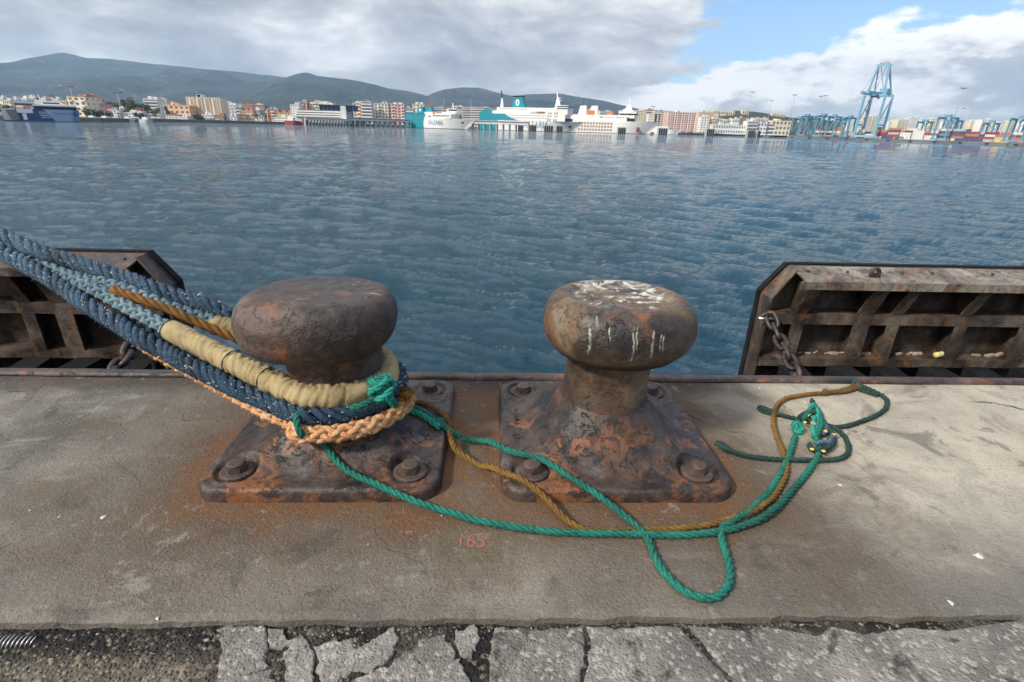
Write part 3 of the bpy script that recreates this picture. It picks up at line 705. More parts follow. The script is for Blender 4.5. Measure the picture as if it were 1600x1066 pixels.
# ------------------------------------------------------------------ fenders
def fender(x0, x1, mirror, label):
    """steel frontal panel hung in front of the quay: x0 = open (near) end, x1 = far end"""
    s = -1 if mirror else 1
    root = empty('fender_panel', (x0, 4.45, -2.2)); L = abs(x1 - x0); Z0 = 2.2
    def bx(m, a, b, y0, y1, z0, z1):
        xa, xb = sorted((s * a, s * b)); m.box(xa, xb, y0 - 4.45, y1 - 4.45, z0 + Z0, z1 + Z0)
    def part(name, mat, *boxes):
        m = MB()
        for b_ in boxes: bx(m, *b_)
        return m.build(name, mat, root)
    T = .105
    steel = MAT['fender_steel_dark'] if mirror else MAT['fender_steel']
    # sea-side plate with clipped upper corner, black low-friction facing, sloped head plate
    fp = [(0, -2.0), (L, -2.0), (L, T), (.20, T), (.02, -.13), (0, -.16)]
    def side_poly(pl, y0, y1, name, mat, g=0.0):
        m = MB(); pts = [(s * x, z + Z0) for x, z in pl]
        if s < 0: pts = pts[::-1]
        m.prismy(pts, y0 - 4.45, y1 - 4.45); return m.build(name, mat, root)
    side_poly(fp, 4.46, 4.485, 'front_plate', steel)
    side_poly([(x - (.014 if x < .3 else 0), z + (.014 if z > -.2 else 0)) for x, z in fp], 4.487, 4.55, 'facing_pad', MAT['rubber'])
    # end wall following the clipped corner
    m = MB()
    for (xa, za), (xb, zb) in (((.0, -2.0), (.0, -.16)), ((.0, -.16), (.20, T - .004))):
        q = [(s * xa, 4.32 - 4.45 if za < -.2 else 4.30 - 4.45, za + Z0), (s * xa, 4.458 - 4.45, za + Z0), (s * xb, 4.458 - 4.45, zb + Z0), (s * xb, (4.30 if zb < 0 else 4.34) - 4.45, zb + Z0)]
        off = Vector((s * .016, 0, -.004)); Q = [Vector(p) for p in q]
        m.hexa([Q[0], Q[1], Q[1] + off, Q[0] + off, Q[3], Q[2], Q[2] + off, Q[3] + off])
    m.build('end_wall', steel, root)
    m = MB(); P = lambda x, y, z: Vector((s * x, y - 4.45, z + Z0))
    m.hexa([P(.20, 4.17, .028), P(L, 4.17, .028), P(L, 4.455, T - .012), P(.20, 4.455, T - .012), P(.20, 4.17, .040), P(L, 4.17, .040), P(L, 4.455, T), P(.20, 4.455, T)])
    m.build('head_plate', steel if mirror else MAT['fender_head'], root)
    part('top_flange', steel if mirror else MAT['fender_head'], (.16, L, 4.155, 4.169, -.030, .042))
    part('middle_stringer', steel, (.06, L, 4.290, 4.304, -.398, -.296), (.06, L, 4.305, 4.455, -.310, -.296))
    part('lower_stringer', steel, (.02, L, 4.290, 4.304, -.82, -.742), (.02, L, 4.305, 4.455, -.756, -.742))
    ribs = [.30, .90, 1.20, 1.85, 2.5, 3.1]
    for i, rx in enumerate(ribs):
        if rx > L - .1: break
        w = .055 if i % 3 != 1 else .075
        m = MB()   # upper slanted flange + web
        m.hexa([P(rx - w, 4.289, -.300), P(rx + w, 4.289, -.300), P(rx + w, 4.303, -.300), P(rx - w, 4.303, -.300), P(rx - w, 4.172, -.032), P(rx + w, 4.172, -.032), P(rx + w, 4.186, -.030), P(rx - w, 4.186, -.030)])
        m.hexa([P(rx - .008, 4.304, -.294), P(rx + .008, 4.304, -.294), P(rx + .008, 4.455, -.294), P(rx - .008, 4.455, -.294), P(rx - .008, 4.187, -.03), P(rx + .008, 4.187, -.03), P(rx + .008, 4.455, .05), P(rx - .008, 4.455, .05)])
        m.hexa([P(rx - w, 4.288, -.74), P(rx + w, 4.288, -.74), P(rx + w, 4.302, -.74), P(rx - w, 4.302, -.74), P(rx - w, 4.288, -.40), P(rx + w, 4.288, -.40), P(rx + w, 4.302, -.40), P(rx - w, 4.302, -.40)])
        m.hexa([P(rx - .008, 4.304, -.74), P(rx + .008, 4.304, -.74), P(rx + .008, 4.455, -.74), P(rx - .008, 4.455, -.74), P(rx - .008, 4.304, -.312), P(rx + .008, 4.304, -.312), P(rx + .008, 4.455, -.312), P(rx - .008, 4.455, -.312)])
        m.build('rib', steel, root)
    for bxp in (.30, .66, 1.16, 1.44, 2.0):
        c = P(bxp, 4.34, .078); MB().lathe([(.013, 0), (.013, .016), (.008, .02)], 10, tuple(c)).build('stud', MAT['rust_chain'], root)
    if not mirror:   # lifting eye on the head plate
        ring = [P(.86 + .034 * math.cos(a), 4.27, .100 + .040 * math.sin(a)) for a in np.linspace(0, 2 * PI, 18, endpoint=False)]
        MB().tube(ring, .017, 8, True).build('lifting_eye', MAT['rust_chain'], root, True)
        m = MB(); m.hexa([P(.80, 4.255, .04), P(.92, 4.255, .04), P(.92, 4.285, .04), P(.80, 4.285, .04), P(.825, 4.257, .10), P(.895, 4.257, .10), P(.895, 4.283, .10), P(.825, 4.283, .10)]).build('eye_base', MAT['rust_chain'], root)
    # rubber legs between panel and quay wall
    for cxr in (.55, 1.45, 2.35):
        if cxr > L: continue
        for sg in (-1, 1):
            m = MB(); a, b = cxr + sg * .12, cxr + sg * .34
            xs_ = sorted((a, b)); xt = sorted((cxr + sg * .30, cxr + sg * .52))
            m.hexa([P(xt[0], 2.42, -1.9), P(xt[1], 2.42, -1.9), P(xs_[1], 4.27, -1.9), P(xs_[0], 4.27, -1.9), P(xt[0], 2.42, -.87), P(xt[1], 2.42, -.87), P(xs_[1], 4.27, -.80), P(xs_[0], 4.27, -.80)])
            if s < 0: m.f = [f[::-1] for f in m.f]
            m.build('rubber_leg', MAT['rubber'], root)
    tag(root, label, 'fender', 'fender panels hung before the quay')
    return root
fender(2.49, 6.6, False, 'rusty beige steel fender panel on the right with a lifting eye on top')
fender(-2.80, -6.9, True, 'dark brown steel fender panel on the left behind the ropes')
# litter lying in the right fender
flat('bottle_plastic', (.62, .55, .20), .3, 0, .5)
c = at(1472, 556, 4.37); c.z = -.742 + .028
bt = empty('plastic_bottle', c, .25)
m = MB().lathe([(.004, -.10), (.022, -.098), (.027, -.09), (.027, .03), (.022, .055), (.012, .075), (.011, .095)], 16)
m.v = [(z, x, y) for x, y, z in m.v]; m.build('body', MAT['bottle_plastic'], bt, True)
flat('cap_white', (.7, .7, .66), .5); m = MB().lathe([(.014, .095), (.014, .115)], 12); m.v = [(z, x, y) for x, y, z in m.v]; m.build('cap', MAT['cap_white'], bt)
m = MB().lathe([(.0275, -.05), (.0275, .01)], 16, cap=False); m.v = [(z, x, y) for x, y, z in m.v]; flat('label_white', (.7, .68, .55), .6); m.build('paper_label', MAT['label_white'], bt, True)
tag(bt, 'yellowish plastic bottle lying in the right fender panel', 'bottle')
flat('driftwood', (.30, .25, .18), .9, 0, .2, .4, 20)
rs = random.Random(4); dm = MB()
for px, py in ((1262, 552), (1275, 553), (1300, 557), (1312, 556), (1354, 551), (1420, 558), (1432, 556), (1528, 549), (1545, 556), (1565, 547), (1580, 556), (1250, 553), (1290, 555), (1405, 556)):
    p = at(px, py, 4.40); p.z = -.735; r = rs.uniform(.012, .032)
    dm.beam(p - Vector((r * 1.5, rs.uniform(-.02, .02), 0)), p + Vector((r * 1.5, rs.uniform(-.02, .02), rs.uniform(0, .02))), r, r * .7)
o = dm.build('wood_scraps', MAT['driftwood']); kind(o, 'stuff'); o['label'] = 'pale wood scraps caught on the ledge of the right fender panel'

def chain(pts, n, llen, wire, label, mat):
    P = spline(pts, .004); d = np.r_[0, np.cumsum(np.linalg.norm(np.diff(P, axis=0), axis=1))]
    root = empty('chain', tuple(P[0])); o0 = Vector(tuple(P[0]))
    sp = d[-1] / n
    for i in range(n):
        c = Vector([np.interp((i + .5) * sp, d, P[:, a]) for a in range(3)]); a_ = Vector([np.interp(i * sp, d, P[:, a]) for a in range(3)]); b_ = Vector([np.interp((i + 1) * sp, d, P[:, a]) for a in range(3)])
        t = (b_ - a_).normalized(); u = t.cross(Vector((0, 1, 0.2))).normalized(); w = t.cross(u).normalized()
        ang = .5 + (PI / 2 if i % 2 else 0); u2 = u * math.cos(ang) + w * math.sin(ang)
        hl, hw = (sp * .5 + wire), llen * .30; ring = []
        for q in np.linspace(0, 2 * PI, 24, endpoint=False):
            cs, sn = math.cos(q), math.sin(q)
            ring.append(c - o0 + t * (math.copysign(abs(cs) ** .75, cs) * hl) + u2 * (math.copysign(abs(sn) ** .75, sn) * hw))
        MB().tube(ring, wire, 8, True).build('link', mat, root, True)
    tag(root, label, 'chain'); return root
chain([at(1203, 492, 4.26), at(1214, 520, 4.12), at(1228, 550, 3.92), at(1244, 583, 3.70), at(1256, 620, 3.45)], 8, .135, .020, 'rusty chain slanting down from the right fender panel', MAT['rust_chain'])
chain([at(240, 500, 4.2), at(214, 530, 4.0), at(199, 555, 3.85), at(183, 578, 3.7), at(165, 610, 3.5)], 8, .15, .024, 'dark chain hanging from the left fender panel below the hawsers', MAT['rust_chain'])
c = at(1197, 498, 4.27); sh = empty('shackle', c)
MB().tube([Vector((-.05 * math.cos(a), 0, .06 * math.sin(a) - .01)) for a in np.linspace(0, PI, 12)], .014, 8).build('bow', MAT['rust_chain'], sh, True)
m = MB().lathe([(.017, -.07), (.017, .07)], 12); m.v = [(z, y, x) for x, y, z in m.v]; m.build('pin', MAT['worn_steel'], sh, True)
tag(sh, 'rusty shackle with pale pin at the end of the right fender panel', 'shackle')

# ------------------------------------------------------------------ ropes
def laid(P, R, n=3, lay=None, sides=7, phase=0.0, wob=0.0):
    """strand centre lines of a twisted rope"""
    lay = lay or R * 7.5; d = np.r_[0, np.cumsum(np.linalg.norm(np.diff(P, axis=0), axis=1))]
    T, A, B = frames(P); ro = R * {3: .5, 4: .62, 5: .66}[n]; rs_ = R * {3: .53, 4: .42, 5: .39}[n]
    out = []
    for s in range(n):
        th = 2 * PI * d / lay + 2 * PI * s / n + phase + wob * np.sin(d * 9 + s)
        th = th + .35 * np.sin(d * 7.3 + 1.1) + .2 * np.sin(d * 19.7)      # lay is never quite even
        sw = 1 + .07 * np.sin(d * 11.1 + s * 1.7) + .05 * np.sin(d * 37 + s)
        C = P + (ro * sw)[:, None] * (np.cos(th)[:, None] * A + np.sin(th)[:, None] * B); out.append((C, rs_ * (1 + .06 * np.sin(d * 29 + s * 2.3))))
    return out
def braided(P, R, pitch=None, ns=4):
    """eight strands, four each way, over and under"""
    pitch = pitch or R * 6.5; d = np.r_[0, np.cumsum(np.linalg.norm(np.diff(P, axis=0), axis=1))]
    T, A, B = frames(P); w = 2 * PI / pitch; out = []; N = ns
    for dr in (1, -1):
        for s in range(N):
            th = dr * w * d + 2 * PI * s / N
            rr = R * (1 - 1.42 / N + dr * (.62 / N) * np.cos(N * w * d) + .03 * np.sin(d * 23 + s * 2.1 + dr))
            out.append((P + rr[:, None] * (np.cos(th)[:, None] * A + np.sin(th)[:, None] * B), R * 1.42 / N))
    return out
def rope_mesh(strands, sides=7):
    m = MB()
    for C, r in strands:
        v, f = tube_arrays(C, r, sides); m.add(v.tolist(), f)
    return m
def fuzz_mesh(P, R, n, length, rs, w=.001):
    m = MB(); T, A, B = frames(P)
    for _ in range(n):
        i = rs.randrange(2, len(P) - 2); a = rs.random() * 6.283; nrm = Vector(tuple(math.cos(a) * A[i] + math.sin(a) * B[i])); t = Vector(tuple(T[i]))
        p = Vector(tuple(P[i])) + nrm * R * rs.uniform(.75, .98); L = length * rs.uniform(.4, 1.3)
        d1 = (nrm * rs.uniform(.15, .8) + t * rs.uniform(-1, 1) + Vector((rs.uniform(-.4, .4), rs.uniform(-.4, .4), rs.uniform(-.4, .4)))).normalized()
        d2 = (d1 + Vector((rs.uniform(-.6, .6), rs.uniform(-.6, .6), rs.uniform(-.9, .2)))).normalized()
        sd = d1.cross(nrm); sd = sd.normalized() * w if sd.length > 1e-4 else Vector((w, 0, 0))
        q = p + d1 * L * .5; e = q + d2 * L * .5; b = len(m.v)
        m.v += [tuple(p - sd), tuple(p + sd), tuple(q + sd * .8), tuple(q - sd * .8), tuple(e)]; m.f += [(b, b + 1, b + 2, b + 3), (b + 3, b + 2, b + 4)]
    return m
def rope(name, P, R, mat, label, kindr='laid', n=3, ns=4, lay=None, sides=7, fuzz=0, fuzzmat=None, strands=False, fl=.02, group=None):
    o0 = Vector(tuple(P[0])); Q = P - P[0]
    st = laid(Q, R, n, lay, sides, wob=.3 if n == 5 else 0) if kindr == 'laid' else braided(Q, R, lay, ns)
    if strands:
        root = empty(name, o0)
        for C, r in st:
            m = MB(); v, f = tube_arrays(C, r, sides); m.add(v.tolist(), f); m.build('strand', MAT[mat], root, True)
    else:
        root = rope_mesh(st, sides).build(name, MAT[mat], None, True, o0)
    if fuzz: kind(fuzz_mesh(Q, R, fuzz, fl, random.Random(len(P))).build('loose_fibres', MAT[fuzzmat or mat], root), 'stuff')
    tag(root, label, 'rope', group); return root
def lie(px, R, lift=None, smooth=9, step=.004):
    """path of a rope lying on slab and plates, from its picture positions (px, py[, Y]) ; a third value hangs it in the air at that depth"""
    pts = []
    for q in px:
        if len(q) == 3: pts.append(at(*q)); continue
        z = R
        for _ in range(8):
            p = ong(q[0], q[1], z); z = ground_h(p.x, p.y) + R
        pts.append(ong(q[0], q[1], z))
    P = spline(pts, step)
    H = np.array([ground_h(p[0], p[1]) + R for p in P])
    air = np.array([p[2] for p in P]) > H + .03
    Zt = np.where(air, P[:, 2], H)
    kk = np.ones(smooth * 2 + 1) / (smooth * 2 + 1)
    for _ in range(2): Zt = np.maximum(np.convolve(np.pad(Zt, smooth, 'edge'), kk, 'valid'), H - .002)
    P[:, 2] = Zt; return P
def knot(center, size, R, mat, parent, turns=3, seed=1, fuzz=0, squash=.7):
    rs = random.Random(seed); pts = []
    for i in range(turns * 14):
        a = i / 14 * 2 * PI; b = a * (2 / 3 + .11 * seed)
        rr = size * (.62 + .38 * math.cos(b)) + rs.uniform(-.12, .12) * size
        pts.append(Vector((rr * math.cos(a), rr * .8 * math.sin(a + .3 * math.sin(b)), size * squash * math.sin(b) + rs.uniform(-.1, .1) * size)))
    P = spline(pts, R * .35); m = rope_mesh(laid(P, R, 3), 6)
    o = m.build('knot', MAT[mat], None, True); o.parent = parent; o.location = Vector(center) - parent.location
    if fuzz: kind(fuzz_mesh(P, R, fuzz, size * .7, rs).build('loose_fibres', MAT[mat], o), 'stuff')
    return o
LC = Vector((BOL['L'][0] - .017, BOL['L'][1] - .004, 0))
def around(a0, a1, r, z0, z1, n=7):   # arc round the left shaft; 0 deg = +X, 90 = seaward
    out = []
    for i in range(n):
        t = i / (n - 1); a = math.radians(a0 + (a1 - a0) * t); out.append(LC + Vector((r * math.cos(a), r * math.sin(a), z0 + (z1 - z0) * t)))
    return out
# dark blue hawser: its eye passes behind the shaft and comes back along the front
Rb = .035
p = [at(-150, 308, 2.42), at(-60, 352, 2.36), at(0, 392, 2.28), at(70, 430, 2.20), at(150, 484, 2.08), at(240, 540, 1.95), at(330, 588, 1.80), at(405, 622, 1.69)]
p += around(-112, 62, .240, .238, .245, 8) + around(84, 118, .245, .26, .32, 3)
p += [at(372, 500, 2.14), at(330, 480, 2.17), at(260, 458, 2.20), at(180, 430, 2.24), at(100, 405, 2.28), at(30, 382, 2.32), at(-60, 338, 2.38), at(-150, 296, 2.44)]
P = spline(p, .0055)
rope('mooring_hawser', P, Rb, 'rope_blue', 'frayed dark blue plaited hawser, outermost thick loop round the left bollard', 'laid', n=5, lay=.20, sides=9, fuzz=12000, fuzzmat='rope_blue', strands=True, fl=.018)
fm_ = fuzz_mesh(P - P[0], Rb, 1500, .016, random.Random(77), .0012); f2_ = fuzz_mesh(P - P[0], Rb * .98, 330, .020, random.Random(78), .0034); fm_.add(f2_.v, f2_.f)
flecks = fm_.build('pale_fibres', rope_mat('fibre_pale', [(.42, .38, .28), (.55, .52, .44), (.6, .58, .5)]), bpy.data.objects['mooring_hawser']); kind(flecks, 'stuff')
# pale blue hawser under a canvas sleeve
Rp = .0285
low = [at(60, 415, 2.26), at(95, 428, 2.22), at(145, 450, 2.14), at(205, 483, 2.06), at(265, 515, 1.98)]
slv = [at(265, 515, 1.98), at(345, 556, 1.84), at(420, 594, 1.71)] + around(-110, -20, .212, .298, .290, 5) + around(5, 70, .200, .288, .30, 3) + around(90, 122, .215, .315, .35, 3) + [at(352, 511, 2.10), at(336, 504, 2.12)]
upp = [at(336, 504, 2.12), at(270, 482, 2.15), at(200, 455, 2.18), at(150, 438, 2.23), at(110, 425, 2.28), at(70, 412, 2.31)]
Pall = spline(low + slv[1:-1] + upp, .005)
ph = rope('mooring_hawser', Pall, Rp, 'rope_pale_blue', 'pale blue hawser running into the tan canvas sleeve', 'braid', ns=4, lay=.20, sides=7, fuzz=1600, strands=True, fl=.014)
d = np.linalg.norm(Pall - np.array(tuple(low[-1])), axis=1); i0 = int(np.argmin(d)); d = np.linalg.norm(Pall - np.array(tuple(upp[0])), axis=1); i1 = int(np.argmin(d))
Ps = Pall[i0:i1]; T, A, B = frames(Ps); ds = np.arange(len(Ps)) * .005
sv_, sf_ = [], []; sides = 26
for j in range(len(Ps)):
    curv = 1.0 if j > 70 else .35 + .65 * j / 70
    for i in range(sides):
        a = 2 * PI * i / sides
        q = Vector((ds[j] * 14 + 1.3 * math.sin(a), math.cos(a) * 1.1, math.sin(a) * 1.1))
        fold = abs(mnoise.noise(Vector((ds[j] * 42 + .8 * math.cos(a * 1.0 + ds[j] * 3), math.sin(a) * .7, 2.))))
        rr = .0445 + .004 * mnoise.noise(q) - .009 * curv * (1 - min(1, fold * 4.5)) + .003 * curv * mnoise.noise(q * 2.7)
        if j < 3 or j > len(Ps) - 4: rr *= .90
        c = Ps[j] - Ps[0] + rr * (math.cos(a) * A[j] + math.sin(a) * B[j]); sv_.append(tuple(c))
for j in range(len(Ps) - 1):
    for i in range(sides):
        i2 = (i + 1) % sides; sf_.append((j * sides + i, j * sides + i2, (j + 1) * sides + i2, (j + 1) * sides + i))
m = MB(); m.v = sv_; m.f = sf_; slo = m.build('chafe_sleeve', MAT['canvas'], None, True, Vector(tuple(Ps[0])))
for jb in (2, 74, 112, len(Ps) - 30):     # whippings
    ring = [Vector(tuple(Ps[jb] - Ps[0] + .0455 * (math.cos(a) * A[jb] + math.sin(a) * B[jb]))) for a in np.linspace(0, 2 * PI, 22, endpoint=False)]
    MB().tube(ring, .0022, 5, True).build('lashing', MAT['rope_navy'], slo, True)
tag(slo, 'tan canvas chafe sleeve creased round the left bollard', 'sleeve')
# rusty orange line along the back of the sleeve
P = spline([at(176, 452, 2.10), at(215, 466, 2.08), at(260, 482, 2.06), at(300, 500, 2.05), at(340, 517, 2.05), at(372, 530, 2.05), at(400, 540, 2.08)] + around(118, 70, .24, .25, .23, 4), .004)
rope('old_line', P, .019, 'rope_rusty', 'thin rusty brown and orange line beside the pale blue hawser', 'laid', n=3, lay=.13, fuzz=500, fl=.014)
# orange plaited rope under the blue one
P = spline([at(225, 537, 2.05), at(262, 559, 2.00), at(305, 582, 1.93), at(355, 609, 1.83), at(412, 640, 1.70), at(462, 663, 1.60)] + around(-104, -26, .285, .188, .188, 6) + [LC + Vector((.275, -.03, .175)), LC + Vector((.265, .05, .15))], .0045)
rope('plaited_rope', P, .030, 'rope_orange', 'bright orange plaited rope hugging the foot of the left bollard', 'braid', lay=.24, sides=8, fuzz=2500, strands=True, fl=.016)
# navy twist glimpsed between canvas and orange
P = spline([at(200, 500, 2.10), at(300, 556, 1.92), at(360, 588, 1.82), at(430, 619, 1.70)] + around(-108, 40, .222, .205, .20, 8), .005)
rope('mooring_hawser', P, .031, 'rope_navy', 'near black blue hawser pressed between the canvas sleeve and the orange rope', 'laid', n=4, lay=.20, sides=8, fuzz=2500, strands=True, fl=.016)

# green lashing with its knots, trailing across both plates
Rg = .0122
P = lie([(548, 640, 1.55), (575, 628, 1.56), (600, 618, 1.62), (618, 628, 1.72), (636, 634), (664, 646), (690, 664), (722, 684), (755, 693), (790, 702), (838, 714), (870, 732), (905, 754), (945, 782), (975, 806), (1008, 836), (1022, 868), (1040, 897), (1066, 922), (1098, 934), (1125, 930), (1140, 908), (1139, 880), (1130, 850), (1128, 826), (1148, 812), (1186, 784), (1214, 750), (1232, 714), (1243, 682)], Rg)
g1 = rope('green_rope', P, Rg, 'rope_green', 'bright green rope knotted at the left bollard and looping forward onto the slab', 'laid', lay=.085, fuzz=2600, fl=.009)
knot(at(597, 608, 1.60), .042, .0125, 'rope_teal', g1, 4, 1, 500, .85)
knot(at(690, 663, 1.86), .018, .012, 'rope_teal', g1, 2, 2, 250)
p = ong(1244, 668, .028); knot(p, .020, .013, 'rope_teal', g1, 3, 3, 400)
P2 = lie([(612, 628, 1.66), (632, 640), (660, 650), (688, 668)], .0125); rope_mesh(laid(P2 - np.array(tuple(g1.location)), .0135, 3), 6).build('doubled_end', MAT['rope_teal'], g1, True)
P = lie([(470, 640, 1.60), (463, 655, 1.55), (472, 680, 1.52), (486, 698), (510, 714), (545, 737), (600, 762), (650, 784), (700, 800), (760, 815), (820, 826), (880, 832), (940, 834), (1000, 835), (1060, 836), (1115, 832), (1160, 822), (1205, 798), (1240, 764), (1262, 738), (1278, 712), (1282, 694)], Rg)
rope('green_rope', P, Rg, 'rope_green', 'long green rope sweeping along the front of both base plates', 'laid', lay=.085, fuzz=2600, fl=.009)
# ochre line
Ro = .0112
P = lie([(616, 618, 1.74), (632, 626, 1.78), (652, 628), (678, 638), (702, 658), (703, 676), (712, 702), (745, 726), (788, 738), (820, 752), (845, 771), (868, 795), (892, 818), (925, 830), (985, 828), (1050, 827), (1105, 820), (1150, 808), (1190, 790), (1216, 766), (1229, 738), (1226, 712), (1215, 684), (1209, 660), (1212, 638), (1226, 624), (1258, 617), (1290, 614), (1318, 609), (1340, 602)], Ro)
ob = rope('ochre_rope', P, Ro, 'rope_ochre', 'ochre brown rope winding from the left bollard to the coil by the edge', 'laid', lay=.08, fuzz=2600, fl=.009)
P2 = lie([(1286, 616), (1300, 614), (1322, 612), (1344, 605)], .010); rope_mesh(laid(P2 - np.array(tuple(ob.location)), .0115, 3), 6).build('spliced_end', MAT['rope_ochre_dull'], ob, True)
p = ong(1290, 613, .016); knot(p, .012, .008, 'rope_ochre', ob, 2, 2, 150)
kind(fuzz_mesh(np.array([tuple(at(622, 614, 1.72) + Vector((.008 * t, .004 * t, -.004 * t)) - ob.location) for t in range(8)]), .016, 500, .03, random.Random(3), .0009).build('frayed_tuft', MAT['rope_ochre'], ob), 'stuff')
# dark green lines of the coil
Rd = .0105
P = lie([(1186, 636), (1198, 641), (1218, 648), (1245, 655), (1272, 661), (1298, 667), (1322, 666), (1348, 658), (1370, 649), (1384, 638), (1386, 626), (1378, 618), (1362, 610), (1345, 602), (1336, 598), (1334, 604), (1350, 611), (1372, 618)], Rd)
d1 = rope('dark_green_rope', P, Rd, 'rope_dark_green', 'dark green rope reaching out to the quay edge with a looped end', 'laid', lay=.07, fuzz=1300, fl=.009)
P = lie([(1119, 691), (1130, 699), (1150, 708), (1180, 715), (1215, 718), (1250, 719), (1290, 719), (1314, 716), (1326, 706), (1324, 690), (1314, 676), (1298, 666), (1280, 660), (1268, 648), (1270, 630)], Rd)
d2 = rope('dark_green_rope', P, Rd, 'rope_dark_green', 'dark green rope bent round behind the ochre line, its eye at the right plate', 'laid', lay=.07, fuzz=1300, fl=.009)
for o_, q in ((d2, [(1119, 691), (1124, 697), (1134, 703), (1140, 702), (1130, 694), (1120, 689)]), (d1, [(1184, 637), (1190, 643), (1204, 647), (1210, 643), (1196, 637), (1186, 634)])):
    P2 = lie(q, .006); rope_mesh(laid(P2 - np.array(tuple(o_.location)), .006, 3), 5).build('eye_splice', MAT['rope_dark_green'], o_, True)
# netting tangle tied into the coil
tg = empty('rope_tangle', ong(1272, 668, 0)); o0 = np.array(tuple(tg.location))
def bit(name, pts, R, mat, lift=0.0):
    P = lie(pts, R); P[:, 2] += lift; rope_mesh(laid(P - o0, R, 3, R * 6), 6).build(name, MAT[mat], tg, True)
bit('green_strand', [(1262, 655), (1264, 644), (1270, 638), (1276, 646), (1276, 664), (1272, 682), (1274, 694)], .011, 'rope_teal', .018)
bit('green_strand', [(1254, 662), (1262, 648), (1272, 642), (1280, 652), (1282, 668), (1277, 684), (1270, 692)], .011, 'rope_green', .022)
bit('green_strand', [(1270, 660), (1268, 676), (1270, 692)], .010, 'rope_teal', .028)
bit('dark_strand', [(1268, 629), (1272, 644), (1280, 656), (1290, 668), (1300, 682), (1301, 695), (1293, 704), (1278, 708), (1266, 704), (1264, 698)], .012, 'rope_dark_green', .012)
bit('dark_strand', [(1248, 658), (1258, 652), (1272, 650)], .012, 'rope_dark_green', .02)
bit('blue_strand', [(1284, 664), (1290, 674), (1286, 682), (1280, 678), (1284, 670)], .010, 'rope_blue', .016)
bit('blue_strand', [(1272, 700), (1282, 698), (1294, 697), (1300, 688)], .010, 'rope_blue', .02)
for j, (x, y) in enumerate([(1262, 649), (1271, 652), (1258, 660), (1290, 674), (1303, 679), (1269, 702), (1287, 705)]):
    p = ong(x, y, .036); pts = [Vector((.007 * math.cos(i * 2.2), .006 * math.sin(i * 2.2), .004 * math.sin(i * 3.1))) for i in range(7)]
    kn = rope_mesh(laid(spline(pts, .0015), .0026, 3), 5).build('yellow_twine', MAT['twine_yellow'], tg, True); kn.location = p - tg.location
p = ong(1270, 664, .04); MB().lathe([(.002, 0), (.011, .003), (.013, .009), (.008, .014), (.001, .016)], 12).build('cork_float', MAT['driftwood'], tg, True, p - tg.location)
tag(tg, 'tangle of green netting, blue rope and yellow twine on the slab', 'tangle')
# thin dark ropes dangling behind the left fender
for x, lab in ((226, 'thin dark rope dangling beside the left chain'), (247, 'thin dark rope dangling further right of the left chain')):
    P = spline([at(x, 520, 4.15), at(x + 6, 545, 4.05), at(x + 13, 570, 3.95), at(x + 20, 600, 3.85)], .006)
    rope('hanging_rope', P, .014, 'rope_dark_green' if x < 230 else 'rope_navy', lab, 'laid', lay=.1, sides=6)
# ------------------------------------------------------------------ the far shore
GZ = -0.7
def col(name, c, **kw): return flat(name, c, kw.pop('rough', .75), 0, .3, .10, .05, **kw)
PAL = dict(white=(.78, .76, .72), cream=(.74, .64, .46), peach=(.72, .46, .32), pink=(.68, .40, .34), salmon=(.74, .44, .29), brick=(.42, .17, .11), ochre=(.66, .45, .22), grey=(.42, .42, .41),
           lgrey=(.60, .60, .58), brown=(.32, .21, .15), terracotta=(.45, .20, .13), blue=(.10, .26, .42), dblue=(.03, .07, .14), teal=(.012, .25, .31), crane=(.20, .41, .54), gantry=(.11, .30, .41), red=(.28, .065, .055), cobalt=(.04, .10, .23), black=(.02, .02, .022), orange=(.72, .22, .06), yellow=(.75, .52, .06), maroon=(.20, .045, .04), dgrey=(.12, .12, .125), green=(.05, .16, .10), steel=(.33, .35, .37))
for n_, c_ in PAL.items(): col(n_, c_)
def X_at(px, Y): return at(px, 200, Y).x
def span(p0, p1, pt, Y):
    """world x-range and top z of something drawn between two picture columns at depth Y"""
    a, b = at(p0, pt, Y), at(p1, pt, Y)
    pc = (p0 + p1) / 2; base = [at(p0, pt + 30, Y).x, at(p1, pt + 30, Y).x]
    return (a.x + base[0]) / 2, (b.x + base[1]) / 2, at(pc, pt, Y).z

